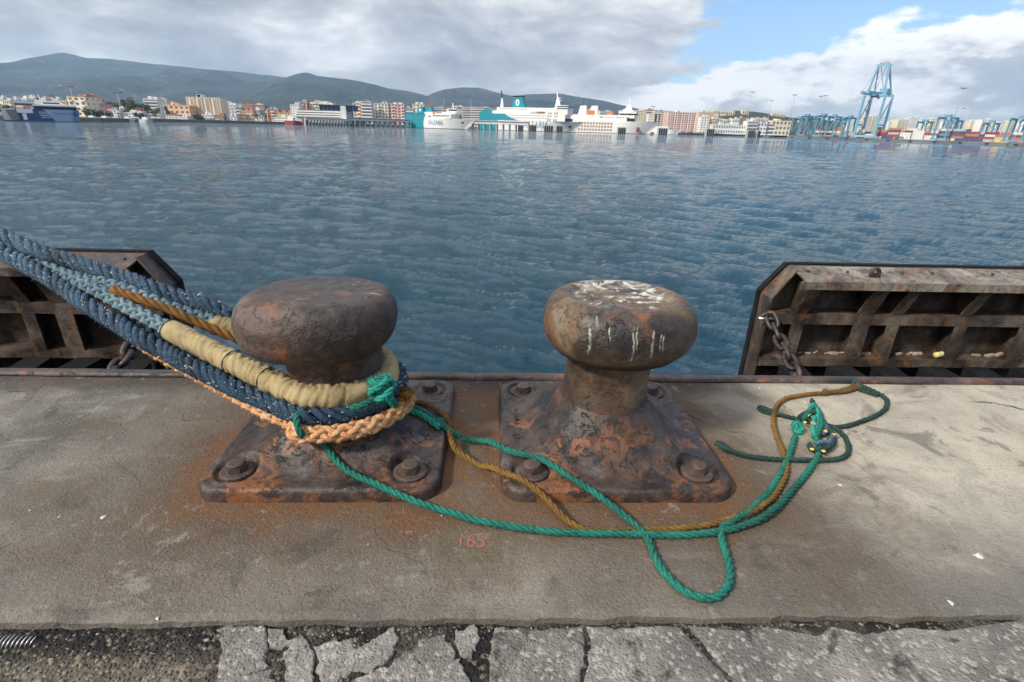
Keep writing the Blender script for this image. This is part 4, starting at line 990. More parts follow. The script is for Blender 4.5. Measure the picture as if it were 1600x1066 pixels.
def building(p0, p1, pt, Y, wall, label, floors=None, cols=None, dep=14, style='grid', roof='lgrey', base=GZ, accent=None, cat='building', group=None, rz=0.0, name='apartment_block', steps=None, glass='dgrey'):
    x0, x1, zt = span(p0, p1, pt, Y); w = x1 - x0; cx = (x0 + x1) / 2; h = zt - base
    root = empty(name, (cx, Y + dep / 2, base), rz)
    hw, hd = w / 2, dep / 2
    if steps:
        m = MB(); n = len(steps)
        for i, f in enumerate(steps): m.box(-hw + w * i / n, -hw + w * (i + 1) / n - .02, -hd, hd, 0, h * f)
        m.build('wall', MAT[wall], root)
    else:
        MB().box(-hw, hw, -hd, hd, 0, h).build('wall', MAT[wall], root)
        r = MB().box(-hw - .25, hw + .25, -hd - .25, hd + .25, h + .01, h + .45); rr = random.Random(int(p0 * 7))
        for _ in range(2):
            bx_ = rr.uniform(-.6, .4) * hw; r.box(bx_, bx_ + min(4, hw * .5), -hd * .5, hd * .5, h + .455, h + rr.uniform(1.4, 3.0))
        r.build('roof', MAT[roof], root)
    floors = floors or max(2, int(h / 3.1)); cols = cols or max(3, int(w / 3.6)); fh = h / floors
    hh = lambda x: h * steps[min(len(steps) - 1, max(0, int((x + hw) / w * len(steps))))] if steps else h
    win = MB(); acc = MB(); bal = MB()
    for f in range(floors):
        z0 = f * fh
        if style == 'bands':
            win.box(-hw + .4, hw - .4, -hd - .06, -hd + .2, z0 + fh * .42, z0 + fh * .80)
            bal.box(-hw - .05, hw + .05, -hd - 1.0, -hd - .08, z0 + fh * .04, z0 + fh * .34)
            continue
        for c in range(cols):
            xa = -hw + w * (c + .24) / cols; xb = -hw + w * (c + .76) / cols
            if z0 + fh * .85 > hh((xa + xb) / 2): continue
            if style == 'columns' and c % 3 == 1:
                bal.box(xa - w / cols * .2, xb + w / cols * .2, -hd - 1.1, -hd - .07, z0 + fh * .02, z0 + fh * .36)
                win.box(xa, xb, -hd - .06, -hd + .1, z0 + fh * .38, z0 + fh * .9)
            else: win.box(xa, xb, -hd - .06, -hd + .1, z0 + fh * .32, z0 + fh * .78)
            if style == 'balcony' and c % 2 == 0: bal.box(xa - .4, xb + .4, -hd - 1.2, -hd - .07, z0 + fh * .03, z0 + fh * .33)
    if style == 'columns' or accent:
        for c in range(0, cols + 1, 3):
            xa = -hw + w * c / cols; acc.box(xa - .45, xa + .45, -hd - .5, -hd - .07, .2, hh(min(hw - .1, max(-hw + .1, xa))) - .2)
    kind(win.build('windows', MAT[glass], root), 'stuff')
    if bal.v: kind(bal.build('balconies', MAT['white' if wall != 'white' else 'lgrey'], root), 'stuff')
    if acc.v: acc.build('pilasters', MAT[accent or 'ochre'], root)
    # side windows so the short ends are not blank
    sw = MB()
    for f in range(floors):
        for q in (-.45, 0, .45):
            sw.box(-hw - .05, -hw + .1, q * dep - .7 if abs(q) < .4 else q * dep * .8 - .6, q * dep + .7 if abs(q) < .4 else q * dep * .8 + .6, f * fh + fh * .35, f * fh + fh * .75)
            if f * fh + fh * .75 < hh(hw - .1): sw.box(hw - .1, hw + .05, q * dep * .8 - .6, q * dep * .8 + .6, f * fh + fh * .35, f * fh + fh * .75)
    kind(sw.build('side_windows', MAT[glass], root), 'stuff')
    tag(root, label, cat, group); return root

# ---- left shore
building(108, 136, 151, 470, 'cream', 'cream apartment block with a red roof behind the blue catamaran', style='balcony', roof='terracotta', dep=18)
building(135, 148, 153, 480, 'pink', 'narrow pink tower beside the red roofed block', roof='pink')
building(147, 160, 163, 485, 'pink', 'low pink annex at the foot of the pink tower', roof='terracotta')
building(227, 248, 155, 620, 'white', 'white terraced apartment block above the trees on the left', style='bands')
building(248, 263, 157, 640, 'cream', 'small cream block right of the white terraced one', style='balcony')
building(258, 298, 165, 560, 'salmon', 'long blank salmon warehouse left of the striped tower', floors=3, cols=5, roof='salmon', name='warehouse', cat='warehouse')
building(294, 345, 153, 575, 'cream', 'broad cream tower block with vertical window stripes', floors=11, cols=13, style='columns', dep=16, accent='ochre')
building(350, 371, 164, 640, 'white', 'white block with tall ribs beside the broad cream tower', cols=7, style='columns', accent='lgrey')
building(371, 379, 168, 640, 'steel', 'narrow blue glass office right of the ribbed white block', style='bands', glass='dblue', name='office_block')
building(375, 397, 160, 1000, 'brown', 'far brown apartment slabs on the slope', steps=[1, .9, 1.0, .92], base=6)
building(399, 415, 164, 1000, 'terracotta', 'far reddish apartment slab right of the brown ones', base=6)
building(345, 363, 160, 1050, 'lgrey', 'far pale block peeping out right of the broad tower', base=6, style='bands')
building(376, 397, 173, 600, 'peach', 'low peach house with a red sign panel by the palms', floors=3, cols=5, roof='terracotta')
building(396, 407, 172, 605, 'grey', 'grey arched hall beside the peach house', floors=3, cols=3)
building(407, 421, 176, 900, 'green', 'dark green shed roof behind the palms', floors=2, cols=3, name='shed', cat='shed')
building(419, 436, 171, 650, 'brick', 'brick red twin apartment block before the terminal', style='columns', accent='peach')
building(434, 459, 176, 600, 'ochre', 'low ochre house left of the white terminal tower', floors=3, cols=6, roof='terracotta')
building(428, 460, 184, 560, 'white', 'long low white quay shed left of the terminal', floors=2, cols=8, name='shed', cat='shed')
# houses over the catamaran, one by one
rs = random.Random(12)
for i, (p0, p1, pt, Y, w) in enumerate([(0, 9, 153, 640, 'white'), (8, 20, 157, 620, 'cream'), (19, 29, 155, 650, 'white'), (28, 38, 159, 600, 'peach'), (37, 46, 154, 660, 'white'), (48, 57, 152, 680, 'white'), (57, 67, 156, 640, 'lgrey'), (66, 75, 153, 670, 'white'), (76, 86, 152, 680, 'white'), (85, 95, 155, 650, 'cream'), (95, 108, 158, 600, 'ochre'), (-14, -2, 156, 640, 'white'), (160, 172, 166, 560, 'cream'), (172, 184, 172, 470, 'peach'), (168, 186, 176, 440, 'white'), (196, 212, 177, 450, 'white'), (206, 222, 174, 470, 'white'), (214, 226, 179, 450, 'lgrey'), (262, 280, 180, 500, 'lgrey'), (281, 296, 183, 480, 'white'), (318, 336, 180, 540, 'lgrey'), (336, 352, 181, 540, 'brown'), (352, 372, 182, 545, 'lgrey'), (398, 414, 184, 560, 'white')]):
    building(p0, p1, pt, Y, w, ['pale house on the slope above the left quay', 'small low house among the trees of the left quay'][p0 > 150], floors=2 if p0 > 150 else 3, cols=4, dep=9, name='house', cat='house', group='houses on the slope' if p0 <= 150 else 'houses of the left quay', roof=rs.choice(['terracotta', 'lgrey', 'white']))
# ---- centre
building(455, 469, 164, 560, 'white', 'white terminal tower with a rounded cap', floors=7, cols=4)
c = at(462, 162, 567); cap = MB().lathe([(2.6, 0), (2.5, 1.2), (1.8, 2.6), (.6, 3.4)], 14).build('rounded_cap', MAT['white'], None, True); o = [x for x in bpy.data.objects if x.get('label') == 'white terminal tower with a rounded cap'][0]; cap.parent = o; cap.location = (0, 0, c.z - GZ - 3.4)
building(468, 480, 160, 640, 'brick', 'brick coloured block behind the white terminal tower', style='columns', accent='peach')
building(479, 520, 157, 650, 'cream', 'large stepped cream apartment block behind the terminal', steps=[.86, .92, 1.0, .95, .97, .9], cols=12, style='columns', accent='white')
building(553, 567, 161, 640, 'pink', 'pink apartment block left of the striped tower', style='columns', accent='cream')
building(565, 581, 159, 630, 'lgrey', 'grey and white banded apartment tower', style='bands', glass='dgrey')
building(586, 607, 162, 650, 'cream', 'cream half of the long apartment block left of the ferry', style='columns', accent='white')
building(607, 632, 163, 652, 'pink', 'pink half of the long apartment block left of the ferry', style='columns', accent='peach')
building(632, 646, 170, 690, 'lgrey', 'low pale block between the pink block and the ferry', style='bands')
building(645, 662, 163, 720, 'cream', 'cream block behind the stern of the small turquoise ferry')
for i, (p0, p1, pt, w) in enumerate([(661, 676, 165, 'terracotta'), (676, 694, 168, 'white'), (694, 708, 169, 'peach'), (708, 724, 167, 'brown'), (722, 738, 168, 'white'), (765, 782, 170, 'peach'), (990, 1008, 173, 'cream'), (1006, 1024, 172, 'peach'), (1022, 1040, 174, 'cream'), (915, 935, 172, 'cream'), (936, 955, 174, 'white'), (968, 988, 173, 'white'), (1012, 1030, 178, 'white')]):
    building(p0, p1, pt, 900 + 20 * (i % 4), w, 'far apartment block in the row behind the ferries', group='blocks behind the ferries', style=('grid', 'bands', 'columns')[i % 3], roof='terracotta' if w in ('peach', 'terracotta') else 'lgrey')
building(736, 766, 168, 860, 'cream', 'cream banded block between the two turquoise ferries', style='bands')
# ferry terminal: white decks, glass upper storey under an overhanging roof, concrete stair tower
def terminal():
    Y = 545; x0, x1 = X_at(464, Y), X_at(541, Y); root = empty('ferry_terminal', ((x0 + x1) / 2, Y, GZ)); hw = (x1 - x0) / 2
    zt = lambda y, p=500: at(p, y, Y).z - GZ
    z1, z2, z3 = zt(183), zt(172), zt(164, 520)
    MB().box(-hw, hw, 0, 26, .3, z1).build('ground_storey', MAT['lgrey'], root)
    for i in range(3):
        za = z1 + (z2 - z1) * i / 3; zb = z1 + (z2 - z1) * (i + 1) / 3
        MB().box(-hw + i * .8, hw, -1.6 + i * .3, 24, za + .01, za + (zb - za) * .62).build('deck_parapet', MAT['white'], root)
        MB().box(-hw + 1 + i * .8, hw - .5, -.6 + i * .3, 23, za + (zb - za) * .62 + .01, zb).build('window_band', MAT['dgrey'], root)
    g0 = X_at(497, Y) - (x0 + x1) / 2; g1 = X_at(553, Y) - (x0 + x1) / 2
    MB().box(g0 + 3, g1, 1, 22, z2 + .02, z3 - .5).build('glass_storey', MAT['dblue'], root)
    for i in range(9):
        xx = g0 + 3 + (g1 - g0 - 3) * i / 8; MB().box(xx - .12, xx + .12, .86, .995, z2 + .02, z3 - .5).build('mullion', MAT['steel'], root)
    m = MB(); m.hexa([(g0 - 4, -2, z3 - .2), (g1 + .5, -2, z3 - .45), (g1 + .5, 24, z3 - .45), (g0 - 4, 24, z3 - .2), (g0 - 4, -2, z3 + .1), (g1 + .5, -2, z3 + .2), (g1 + .5, 24, z3 + .2), (g0 - 4, 24, z3 + .1)]); m.build('overhanging_roof', MAT['dgrey'], root)
    t0 = X_at(536, Y) - (x0 + x1) / 2; t1 = X_at(544, Y) - (x0 + x1) / 2
    MB().box(t0, t1, -3, 4, 0, zt(166, 540)).build('stair_tower', MAT['lgrey'], root)
    tag(root, 'white ferry terminal with stacked decks and a dark glass upper storey', 'terminal')
terminal()
# covered passenger pier on columns
def pier(pa, pb, ya, yb, Y0, Y1, label, n):
    A, B = Vector((X_at(pa, Y0), Y0, GZ)), Vector((X_at(pb, Y1), Y1, GZ)); d = B - A; L = d.length; root = empty('passenger_pier', A, math.atan2(d.y, d.x))
    z1 = at(pa, ya, Y0).z - GZ; z0 = at(pa, yb, Y0).z - GZ
    MB().box(0, L, -2, 3, z0, z0 + .6).build('deck', MAT['grey'], root); MB().box(0, L, -2.3, 3.3, z1 - .4, z1).build('roof', MAT['lgrey'], root)
    MB().box(0, L, -1.7, 2.7, z0 + .61, z0 + 1.3).build('parapet', MAT['lgrey'], root); MB().box(0, L, -1.5, 2.5, z0 + 1.31, z1 - .41).build('glazing', MAT['steel'], root)
    for i in range(n + 1):
        x = L * i / n; MB().box(x - .45, x + .45, -1.6, 2.6, -3.2, z0 - .01).build('column', MAT['grey'], root)
        MB().box(x - .15, x + .15, -1.62, -1.52, z0 + 1.31, z1 - .41).build('mullion', MAT['dgrey'], root)
    tag(root, label, 'pier')
pier(478, 545, 184, 188, 520, 540, 'grey covered walkway on columns before the white terminal', 14)
pier(545, 641, 183.5, 188.5, 545, 585, 'grey covered pier on columns left of the small turquoise ferry', 12)
pier(738, 826, 188, 193.5, 585, 560, 'covered boarding pier in front of the big turquoise and white ferry', 9)
building(557, 572, 188, 560, 'lgrey', 'small grey quay building under the pier', floors=2, cols=4, dep=8)

# ---- ships
def hull(L, Bm, H, rake, mat, root, dk=.66, wl=.52, stern_z=0.0, n=26):
    V, Fc = [], []; lv = [-1.2, 0, H * .35, H * .7, H]
    for i in range(n + 1):
        t = i / n
        wd = Bm / 2 * (1 - max(0, (t - dk) / (1 - dk)) ** 2.3); ww = Bm / 2 * (1 - min(1, max(0, (t - wl) / (.97 - wl)) ** 1.7))
        for z in lv:
            f = max(0, z / H); w = max(.05, ww + (wd - ww) * f ** 1.3); x = t * (L - rake) + rake * f * max(0, (t - .5) / .5) ** 1.5
            V.append((x, -w, z))
        for z in reversed(lv):
            f = max(0, z / H); w = max(.05, ww + (wd - ww) * f ** 1.3); x = t * (L - rake) + rake * f * max(0, (t - .5) / .5) ** 1.5
            V.append((x, w, z))
    k_ = len(lv) * 2
    for i in range(n):
        for j in range(k_):
            j2 = (j + 1) % k_; a = i * k_
            Fc.append((a + j, a + k_ + j, a + k_ + j2, a + j2))
    Fc += [tuple(range(k_)), tuple(n * k_ + j for j in range(k_ - 1, -1, -1))]
    m = MB(); m.v = V; m.f = Fc; return m.build('hull', mat, root)
def livery(name, x0, curve, c1, c2, zc=0., rub=None):
    m, k = material(name); co = k.obj(); x, y, z = k.xyz(co)[:3]
    b = k.m('ADD', x, k.m('MULTIPLY', k.m('POWER', k.m('ABSOLUTE', k.m('SUBTRACT', z, zc)), 1.7), curve))
    c = k.mix(k.mr(b, x0 - .05, x0 + .05), c1, c2); n1 = k.noise(k.vmul(co, (.3, .3, .05)), 1.0, 5, .6)
    c = k.mix(k.mr(n1, .55, .75, 0, .22), c, (.35, .25, .17)); c = k.mix(k.mr(z, .35, .25), c, rub or (.05, .05, .06))
    finish(k, c, .45, None, 0, .4); return m
def portholes(root, xs, zs, y, w=.8, h=.7, mat='dgrey'):
    m = MB()
    for z in zs:
        for x in xs: m.box(x - w / 2, x + w / 2, y - .05, y + .05, z - h / 2, z + h / 2)
    kind(m.build('windows', MAT[mat], root), 'stuff')
def ship_root(name, pl, pr, Yl, Yr):
    A, B = Vector((X_at(pl, Yl), Yl, SEA)), Vector((X_at(pr, Yr), Yr, SEA)); d = B - A
    return empty(name, A, math.atan2(d.y, d.x)), d.length
def lettering(root, txt, size, x, y, z, mat, shear=.2):
    me = text_mesh(txt, size, .04, shear); me.materials.append(MAT[mat]); o = bpy.data.objects.new('lettering', me); COL.objects.link(o); o.parent = root; o.location = (x, y, z); o.rotation_euler = (PI / 2, 0, 0); return o
# small turquoise and white fast ferry
r, L = ship_root('fast_ferry', 640, 743, 600, 560); Bm = 16; u = L / 105.  # u metres per picture column
H = 7.6
hm_ = livery('ferry_livery_small', 31 * u, -.10, PAL['teal'], PAL['white'], 3.0)
hull(L, Bm, H, 11, hm_, r, .60, .50)
MB().box(2, 74 * u, -Bm / 2 + .25, Bm / 2 - .25, H + .01, H + 3.2).build('passenger_deck', hm_, r)
MB().box(-1, 30 * u, -Bm / 2 - .2, Bm / 2 + .2, H + 3.21, H + 3.7).build('stern_roof', MAT['teal'], r)
MB().box(32 * u, 80 * u, -Bm / 2 + 1.2, Bm / 2 - 1.2, H + 3.21, H + 4.6).build('upper_deck', MAT['white'], r)
MB().hexa([(66 * u, -6, H + 4.61), (82 * u, -6, H + 4.61), (82 * u, 6, H + 4.61), (66 * u, 6, H + 4.61), (68 * u, -6.5, H + 7.2), (81 * u, -6.5, H + 7.2), (81 * u, 6.5, H + 7.2), (68 * u, 6.5, H + 7.2)]).build('bridge', MAT['white'], r)
MB().box(70 * u, 81.3 * u, -6.55, 6.55, H + 5.7, H + 6.6).build('bridge_windows', MAT['black'], r)
MB().beam((72 * u, 0, H + 7.2), (71 * u, 0, H + 11.5), .7).beam((76 * u, 0, H + 7.2), (76 * u, 0, H + 9.5), .5).box(69 * u, 74 * u, -.5, .5, H + 9, H + 9.3).build('mast', MAT['white'], r)
for i, fx in enumerate((16, 30)):
    f = MB().hexa([(fx * u, -3, H + 3.71), (fx * u + 9, -3, H + 3.71), (fx * u + 9, 3, H + 3.71), (fx * u, 3, H + 3.71), (fx * u + 1.2, -2.4, H + 8.2), (fx * u + 6.6, -2.4, H + 8.4), (fx * u + 6.6, 2.4, H + 8.4), (fx * u + 1.2, 2.4, H + 8.2)]).build('funnel', MAT['teal'], r)
    if i == 0: m = MB().lathe([(1.1, -.04), (1.1, .04)], 16); m.v = [(x + fx * u + 4.2, z - 2.82, y + H + 6.0) for x, y, z in m.v]; m.build('emblem', MAT['white'], f)
portholes(r, [x * u for x in np.arange(47, 72, 2.0)], [H + 1.9], -Bm / 2 + .25, 1.3, .9); portholes(r, [x * u for x in (40, 42, 22, 24, 12, 13.5, 15)], [H + 1.4], -Bm / 2 + .25, 1.6, .9)
portholes(r, [x * u for x in (52, 54, 56, 58)], [H + 4.0], -Bm / 2 + 1.2, 1.5, .8)
MB().box(46 * u, 49 * u, -Bm / 2 - .1, -Bm / 2 + 1.15, H + 3.25, H + 4.5).build('lifeboat', MAT['orange'], r)
MB().box(89 * u, 91.5 * u, -6.4, -5.2, H * .55, H * .72).build('anchor_pocket', MAT['black'], r)
lettering(r, 'BALEARIA', 4.6, 50 * u, -Bm / 2 - .06, H * .56, 'blue', .1).scale = (.86, 1, 1)
r.scale.z = 1.28; tag(r, 'small turquoise sterned white ferry lettered BALEARIA', 'ferry')
# big ferry
r, L = ship_root('car_ferry', 752, 912, 625, 575); Bm = 20; u = L / 160.; H = 8.6
hb = livery('ferry_livery_big', 34 * u, .0, PAL['teal'], PAL['white'], 0.)
hull(L, Bm, H, 10, hb, r, .72, .62)
sb = livery('ferry_house_livery', 46 * u, -.9, PAL['teal'], PAL['white'], H + 5.4)
MB().box(3 * u, 136 * u, -Bm / 2 + .15, Bm / 2 - .15, H + .01, H + 5.6).build('accommodation', sb, r)
MB().hexa([(2 * u, -8.5, H + 5.61), (40 * u, -8.5, H + 5.61), (40 * u, 8.5, H + 5.61), (2 * u, 8.5, H + 5.61), (10 * u, -8.5, H + 9.2), (17 * u, -8.5, H + 9.2), (17 * u, 8.5, H + 9.2), (10 * u, 8.5, H + 9.2)]).build('stern_fairing', MAT['teal'], r)
MB().box(24 * u, 136 * u, -Bm / 2 + .9, Bm / 2 - .9, H + 5.61, H + 8.0).build('boat_deck', MAT['white'], r)
MB().box(30 * u, 138 * u, -Bm / 2 + 2.4, Bm / 2 - 2.4, H + 8.01, H + 11.0).build('top_deck', MAT['white'], r)
MB().box(118 * u, 139 * u, -Bm / 2 + .4, Bm / 2 - .4, H + 5.62, H + 10.6).build('bridge_front', MAT['white'], r)
MB().box(122 * u, 140 * u, -Bm / 2 - .8, Bm / 2 + .8, H + 11.01, H + 13.2).build('bridge', MAT['white'], r); MB().box(124 * u, 140.3 * u, -Bm / 2 - .85, Bm / 2 + .85, H + 11.7, H + 12.6).build('bridge_windows', MAT['dblue'], r)
MB().beam((121 * u, 0, H + 12.), (118 * u, 0, H + 24.), 1.0).hexa([(116 * u, -1.2, H + 11), (125 * u, -1.2, H + 11), (125 * u, 1.2, H + 11), (116 * u, 1.2, H + 11), (118.4 * u, -.5, H + 20), (120.6 * u, -.5, H + 20), (120.6 * u, .5, H + 20), (118.4 * u, .5, H + 20)]).box(120 * u, 125 * u, -.4, .4, H + 17, H + 17.4).box(120 * u, 124 * u, -.4, .4, H + 19, H + 19.4).build('mast', MAT['white'], r)
f = MB().hexa([(51 * u, -3.2, H + 11.01), (72 * u, -3.2, H + 11.01), (72 * u, 3.2, H + 11.01), (51 * u, 3.2, H + 11.01), (54 * u, -2.8, H + 19.5), (67 * u, -2.8, H + 20), (67 * u, 2.8, H + 20), (54 * u, 2.8, H + 19.5)]).build('funnel', MAT['teal'], r)
MB().box(52 * u, 67.5 * u, -3, 3, H + 20.01, H + 20.9).build('funnel_top', MAT['black'], f)
m = MB().lathe([(2.3, -.05), (2.3, .05)], 18); m.v = [(x + 60 * u, z - 3.15, y * 1.2 + H + 15.2) for x, y, z in m.v]; m.build('emblem', MAT['white'], f)
m = MB().lathe([(.8, -.06), (.8, .06)], 12); m.v = [(x + 60 * u, z - 3.22, y * 1.6 + H + 15.2) for x, y, z in m.v]; m.build('emblem_mark', MAT['teal'], f)
MB().hexa([(31 * u, -1.2, H + 8.1), (37 * u, -1.2, H + 8.1), (37 * u, 1.2, H + 8.1), (31 * u, 1.2, H + 8.1), (33.2 * u, -.6, H + 19), (34.6 * u, -.6, H + 19), (34.6 * u, .6, H + 19), (33.2 * u, .6, H + 19)]).build('signal_mast', MAT['white'], r); MB().beam((33.8 * u, 0, H + 19.02), (32.4 * u, 0, H + 25), .9).build('mast_top', MAT['black'], r)
portholes(r, [x * u for x in np.arange(50, 114, 3.6)], [H + 4.4, H + 2.3], -Bm / 2 + .15, 1.0, .8); portholes(r, [x * u for x in np.arange(46, 112, 4.2)], [H - .2], -Bm / 2 - .0, .7, .7)
portholes(r, [x * u for x in np.arange(36, 80, 4.)], [H + 9.6], -Bm / 2 + 2.4, 1.6, .8); portholes(r, [x * u for x in (112, 115, 121, 124)], [H + 4.2, H + 6.6], -Bm / 2 + .12, 1.0, 1.3); portholes(r, [x * u for x in (111, 114, 120, 123)], [H + .9], -Bm / 2 + .12, 1.0, 2.2)
for xx in (84, 94): MB().hexa([(xx * u, -9.6, H + 6.4), (xx * u + 8, -9.6, H + 6.4), (xx * u + 8, -8.2, H + 6.4), (xx * u, -8.2, H + 6.4), (xx * u - .8, -9.9, H + 7.9), (xx * u + 8.8, -9.9, H + 7.9), (xx * u + 8.8, -8.2, H + 7.9), (xx * u - .8, -8.2, H + 7.9)]).build('lifeboat', MAT['brown' if xx == 94 else 'lgrey'], r)
MB().box(134 * u, 139.5 * u, -8.9, 8.9, H + .3, H + 2.6).build('mooring_deck_opening', MAT['black'], r)
MB().box(141 * u, 144.5 * u, -7.6, -5.5, H * .42, H * .62).build('anchor_pocket', MAT['black'], r)
lettering(r, 'BALEARIA', 7.2, 90 * u, -Bm / 2 - .07, H * .60, 'blue', .15)
r.scale.z = 1.17; tag(r, 'big white and turquoise car ferry with an emblem on its turquoise funnel', 'ferry')
# plain white ferry
r, L = ship_root('car_ferry', 893, 1031, 655, 615); Bm = 18; u = L / 138.; H = 9.0
wl_ = livery('white_hull', -50, 0, PAL['white'], PAL['white'], 0, (.28, .05, .04)); hull(L, Bm, H, 12, wl_, r, .68, .58)
MB().box(0, 100 * u, -Bm / 2 + .1, Bm / 2 - .1, H + .01, H + 4.4).build('accommodation', MAT['white'], r)
for fx in (10, 28): MB().hexa([(fx * u, -2.5, H + 4.41), (fx * u + 9.5, -2.5, H + 4.41), (fx * u + 9.5, 2.5, H + 4.41), (fx * u, 2.5, H + 4.41), (fx * u + 2, -2.1, H + 11), (fx * u + 9, -2.1, H + 11.2), (fx * u + 9, 2.1, H + 11.2), (fx * u + 2, 2.1, H + 11)]).build('funnel', MAT['white'], r)
MB().beam((17 * u, 0, H + 11.3), (17 * u, 0, H + 17), .4).build('exhaust', MAT['black'], r)
MB().hexa([(28 * u, -9.6, H + 4.6), (38 * u, -9.6, H + 4.6), (38 * u, -7, H + 4.6), (28 * u, -7, H + 4.6), (27 * u, -9.8, H + 7.2), (39 * u, -9.8, H + 7.2), (38 * u, -7, H + 7.6), (28 * u, -7, H + 7.6)]).build('lifeboat', MAT['orange'], r)
MB().box(56 * u, 66 * u, -5, 3, H + 4.42, H + 7).build('deck_gear', MAT['terracotta'], r)
MB().box(76 * u, 102 * u, -Bm / 2 - .3, Bm / 2 + .3, H + 5.6, H + 7.2).build('bridge', MAT['white'], r); MB().box(75.6 * u, 102.3 * u, -Bm / 2 - .35, Bm / 2 + .35, H + 4.9, H + 5.58).build('bridge_windows', MAT['black'], r)
MB().hexa([(80 * u, -3, H + 7.21), (95 * u, -3, H + 7.21), (95 * u, 3, H + 7.21), (80 * u, 3, H + 7.21), (87 * u, -1, H + 12), (91 * u, -1, H + 12), (91 * u, 1, H + 12), (87 * u, 1, H + 12)]).beam((89 * u, 0, H + 12), (88.4 * u, 0, H + 17.5), .8).build('mast', MAT['white'], r)
portholes(r, [x * u for x in (48, 50, 52, 57, 62, 67, 74, 77, 80, 84, 88, 90, 92)], [H + 2.6], -Bm / 2 + .1, 1.1, .8); MB().box(89 * u, 101 * u, -Bm / 2 - .02, -Bm / 2 + .5, H + .1, H + 2.2).build('side_opening', MAT['black'], r)
m = MB()
for z in (H * .25, H * .52, H * .78):
    for x in np.arange(14, 66, 4.6): m.box(x * u, (x + 3.1) * u, -Bm / 2 - .06, -Bm / 2 + .2, z - .85, z + .75)
kind(m.build('car_deck_openings', MAT['brown'], r), 'stuff'); MB().box(105 * u, 109 * u, -8.3, -6.6, H * .15, H * .55).build('side_door', MAT['maroon'], r)
r.scale.z = 1.42; tag(r, 'plain white car ferry with orange lifeboat and open sided car deck', 'ferry')
r, L = ship_root('service_boat', 1018, 1063, 690, 670); u = L / 45.; hull(L, 9, 5.4, 3, livery('white_boat', -50, 0, PAL['white'], PAL['white'], 0, PAL['dblue']), r, .7, .6)
MB().box(4 * u, 28 * u, -3.5, 3.5, 5.41, 9.4).build('deckhouse', MAT['lgrey'], r); MB().beam((8 * u, 0, 9.4), (7.5 * u, 0, 22), .5).build('mast', MAT['white'], r)
tag(r, 'small white vessel just right of the plain white ferry', 'boat')
# wave-piercing catamaran, stern ramps towards us
r, L = ship_root('catamaran_ferry', 32, 131, 300, 317); u = L / 101.; Bm = 20; H = 7.4
cl = livery('catamaran_livery', 56 * u, .12, (.012, .055, .17), (.26, .36, .50), 0, (.02, .06, .16))
hull(L, Bm, H, 1.0, cl, r, .86, .86)
MB().box(30 * u, 97 * u, -Bm / 2 + .3, Bm / 2 - .3, H + .01, H + 1.9).build('window_band', MAT['black'], r); MB().box(28 * u, 96 * u, -Bm / 2 + .1, Bm / 2 - .1, H + 1.91, H + 2.8).build('roof_deck', MAT['white'], r)
MB().hexa([(34 * u, -7, H + 2.81), (80 * u, -7, H + 2.81), (80 * u, 7, H + 2.81), (34 * u, 7, H + 2.81), (36 * u, -6, H + 5.2), (72 * u, -6, H + 5.2), (72 * u, 6, H + 5.2), (36 * u, 6, H + 5.2)]).build('wheelhouse', MAT['white'], r); MB().box(46 * u, 71 * u, -6.75, 6.75, H + 3.4, H + 4.2).build('wheelhouse_windows', MAT['black'], r)
MB().box(0, 32 * u, -Bm / 2 + .5, Bm / 2 - .5, H + 3.2, H + 4.4).build('stern_canopy', MAT['white'], r); MB().box(2 * u, 32 * u, -Bm / 2 + .6, Bm / 2 - .6, H + 2.0, H + 3.19).build('canopy_shade', MAT['dgrey'], r)
MB().beam((44 * u, 0, H + 5.2), (42 * u, 0, H + 9), .5).box(43 * u, 52 * u, -4, 4, H + 5.21, H + 6.2).build('mast', MAT['white'], r)
MB().hexa([(-9 * u, -Bm / 2 - 4, .8), (4 * u, -Bm / 2 - 4, .8), (4 * u, -Bm / 2 - 3.6, .8), (-9 * u, -Bm / 2 - 3.6, .8), (-14 * u, -Bm / 2 - 1.5, 6.6), (0, -Bm / 2 - 1.5, 6.6), (0, -Bm / 2 - 1.1, 6.6), (-14 * u, -Bm / 2 - 1.1, 6.6)]).build('stern_ramp', MAT['dgrey'], r)
MB().box(-20 * u, -.05, -Bm / 2 + 2, Bm / 2 - 2, 0.2, 7.4).build('stern_block', MAT['lgrey'], r); MB().box(-22 * u, 0, -Bm / 2 - 5, -Bm / 2 + 1.9, -1, .6).build('pontoon', MAT['dblue'], r)
MB().box(9 * u, 15 * u, -Bm / 2 - .3, -Bm / 2 + .2, .8, 4.6).build('white_door', MAT['white'], r); MB().box(2 * u, 26 * u, -Bm / 2 - .1, -Bm / 2 + .4, 4.9, 7.3).build('white_side', MAT['white'], r)
for i in range(4): MB().box((34 + i) * u, (51 + i) * u, -Bm / 2 - .06, -Bm / 2 + .05, H * .74 - i * 1.05, H * .74 - i * 1.05 + .35).build('side_stripe', MAT['lgrey'], r)
lettering(r, 'MUSCOR', 1.9, 73 * u, -Bm / 2 - .05, H * .66, 'dblue', .1); MB().hexa([(90 * u, -9.6, H * .5), (94 * u, -9.4, H * .5), (94 * u, -9, H * .5), (90 * u, -9, H * .5), (91 * u, -10.05, H * .86), (93 * u, -10, H * .86), (93 * u, -9, H * .86), (91 * u, -9, H * .86)]).build('bow_mark', MAT['dblue'], r)
r.scale = (1, .45, .80); tag(r, 'blue and white catamaran ferry with open stern ramps at far left', 'ferry')
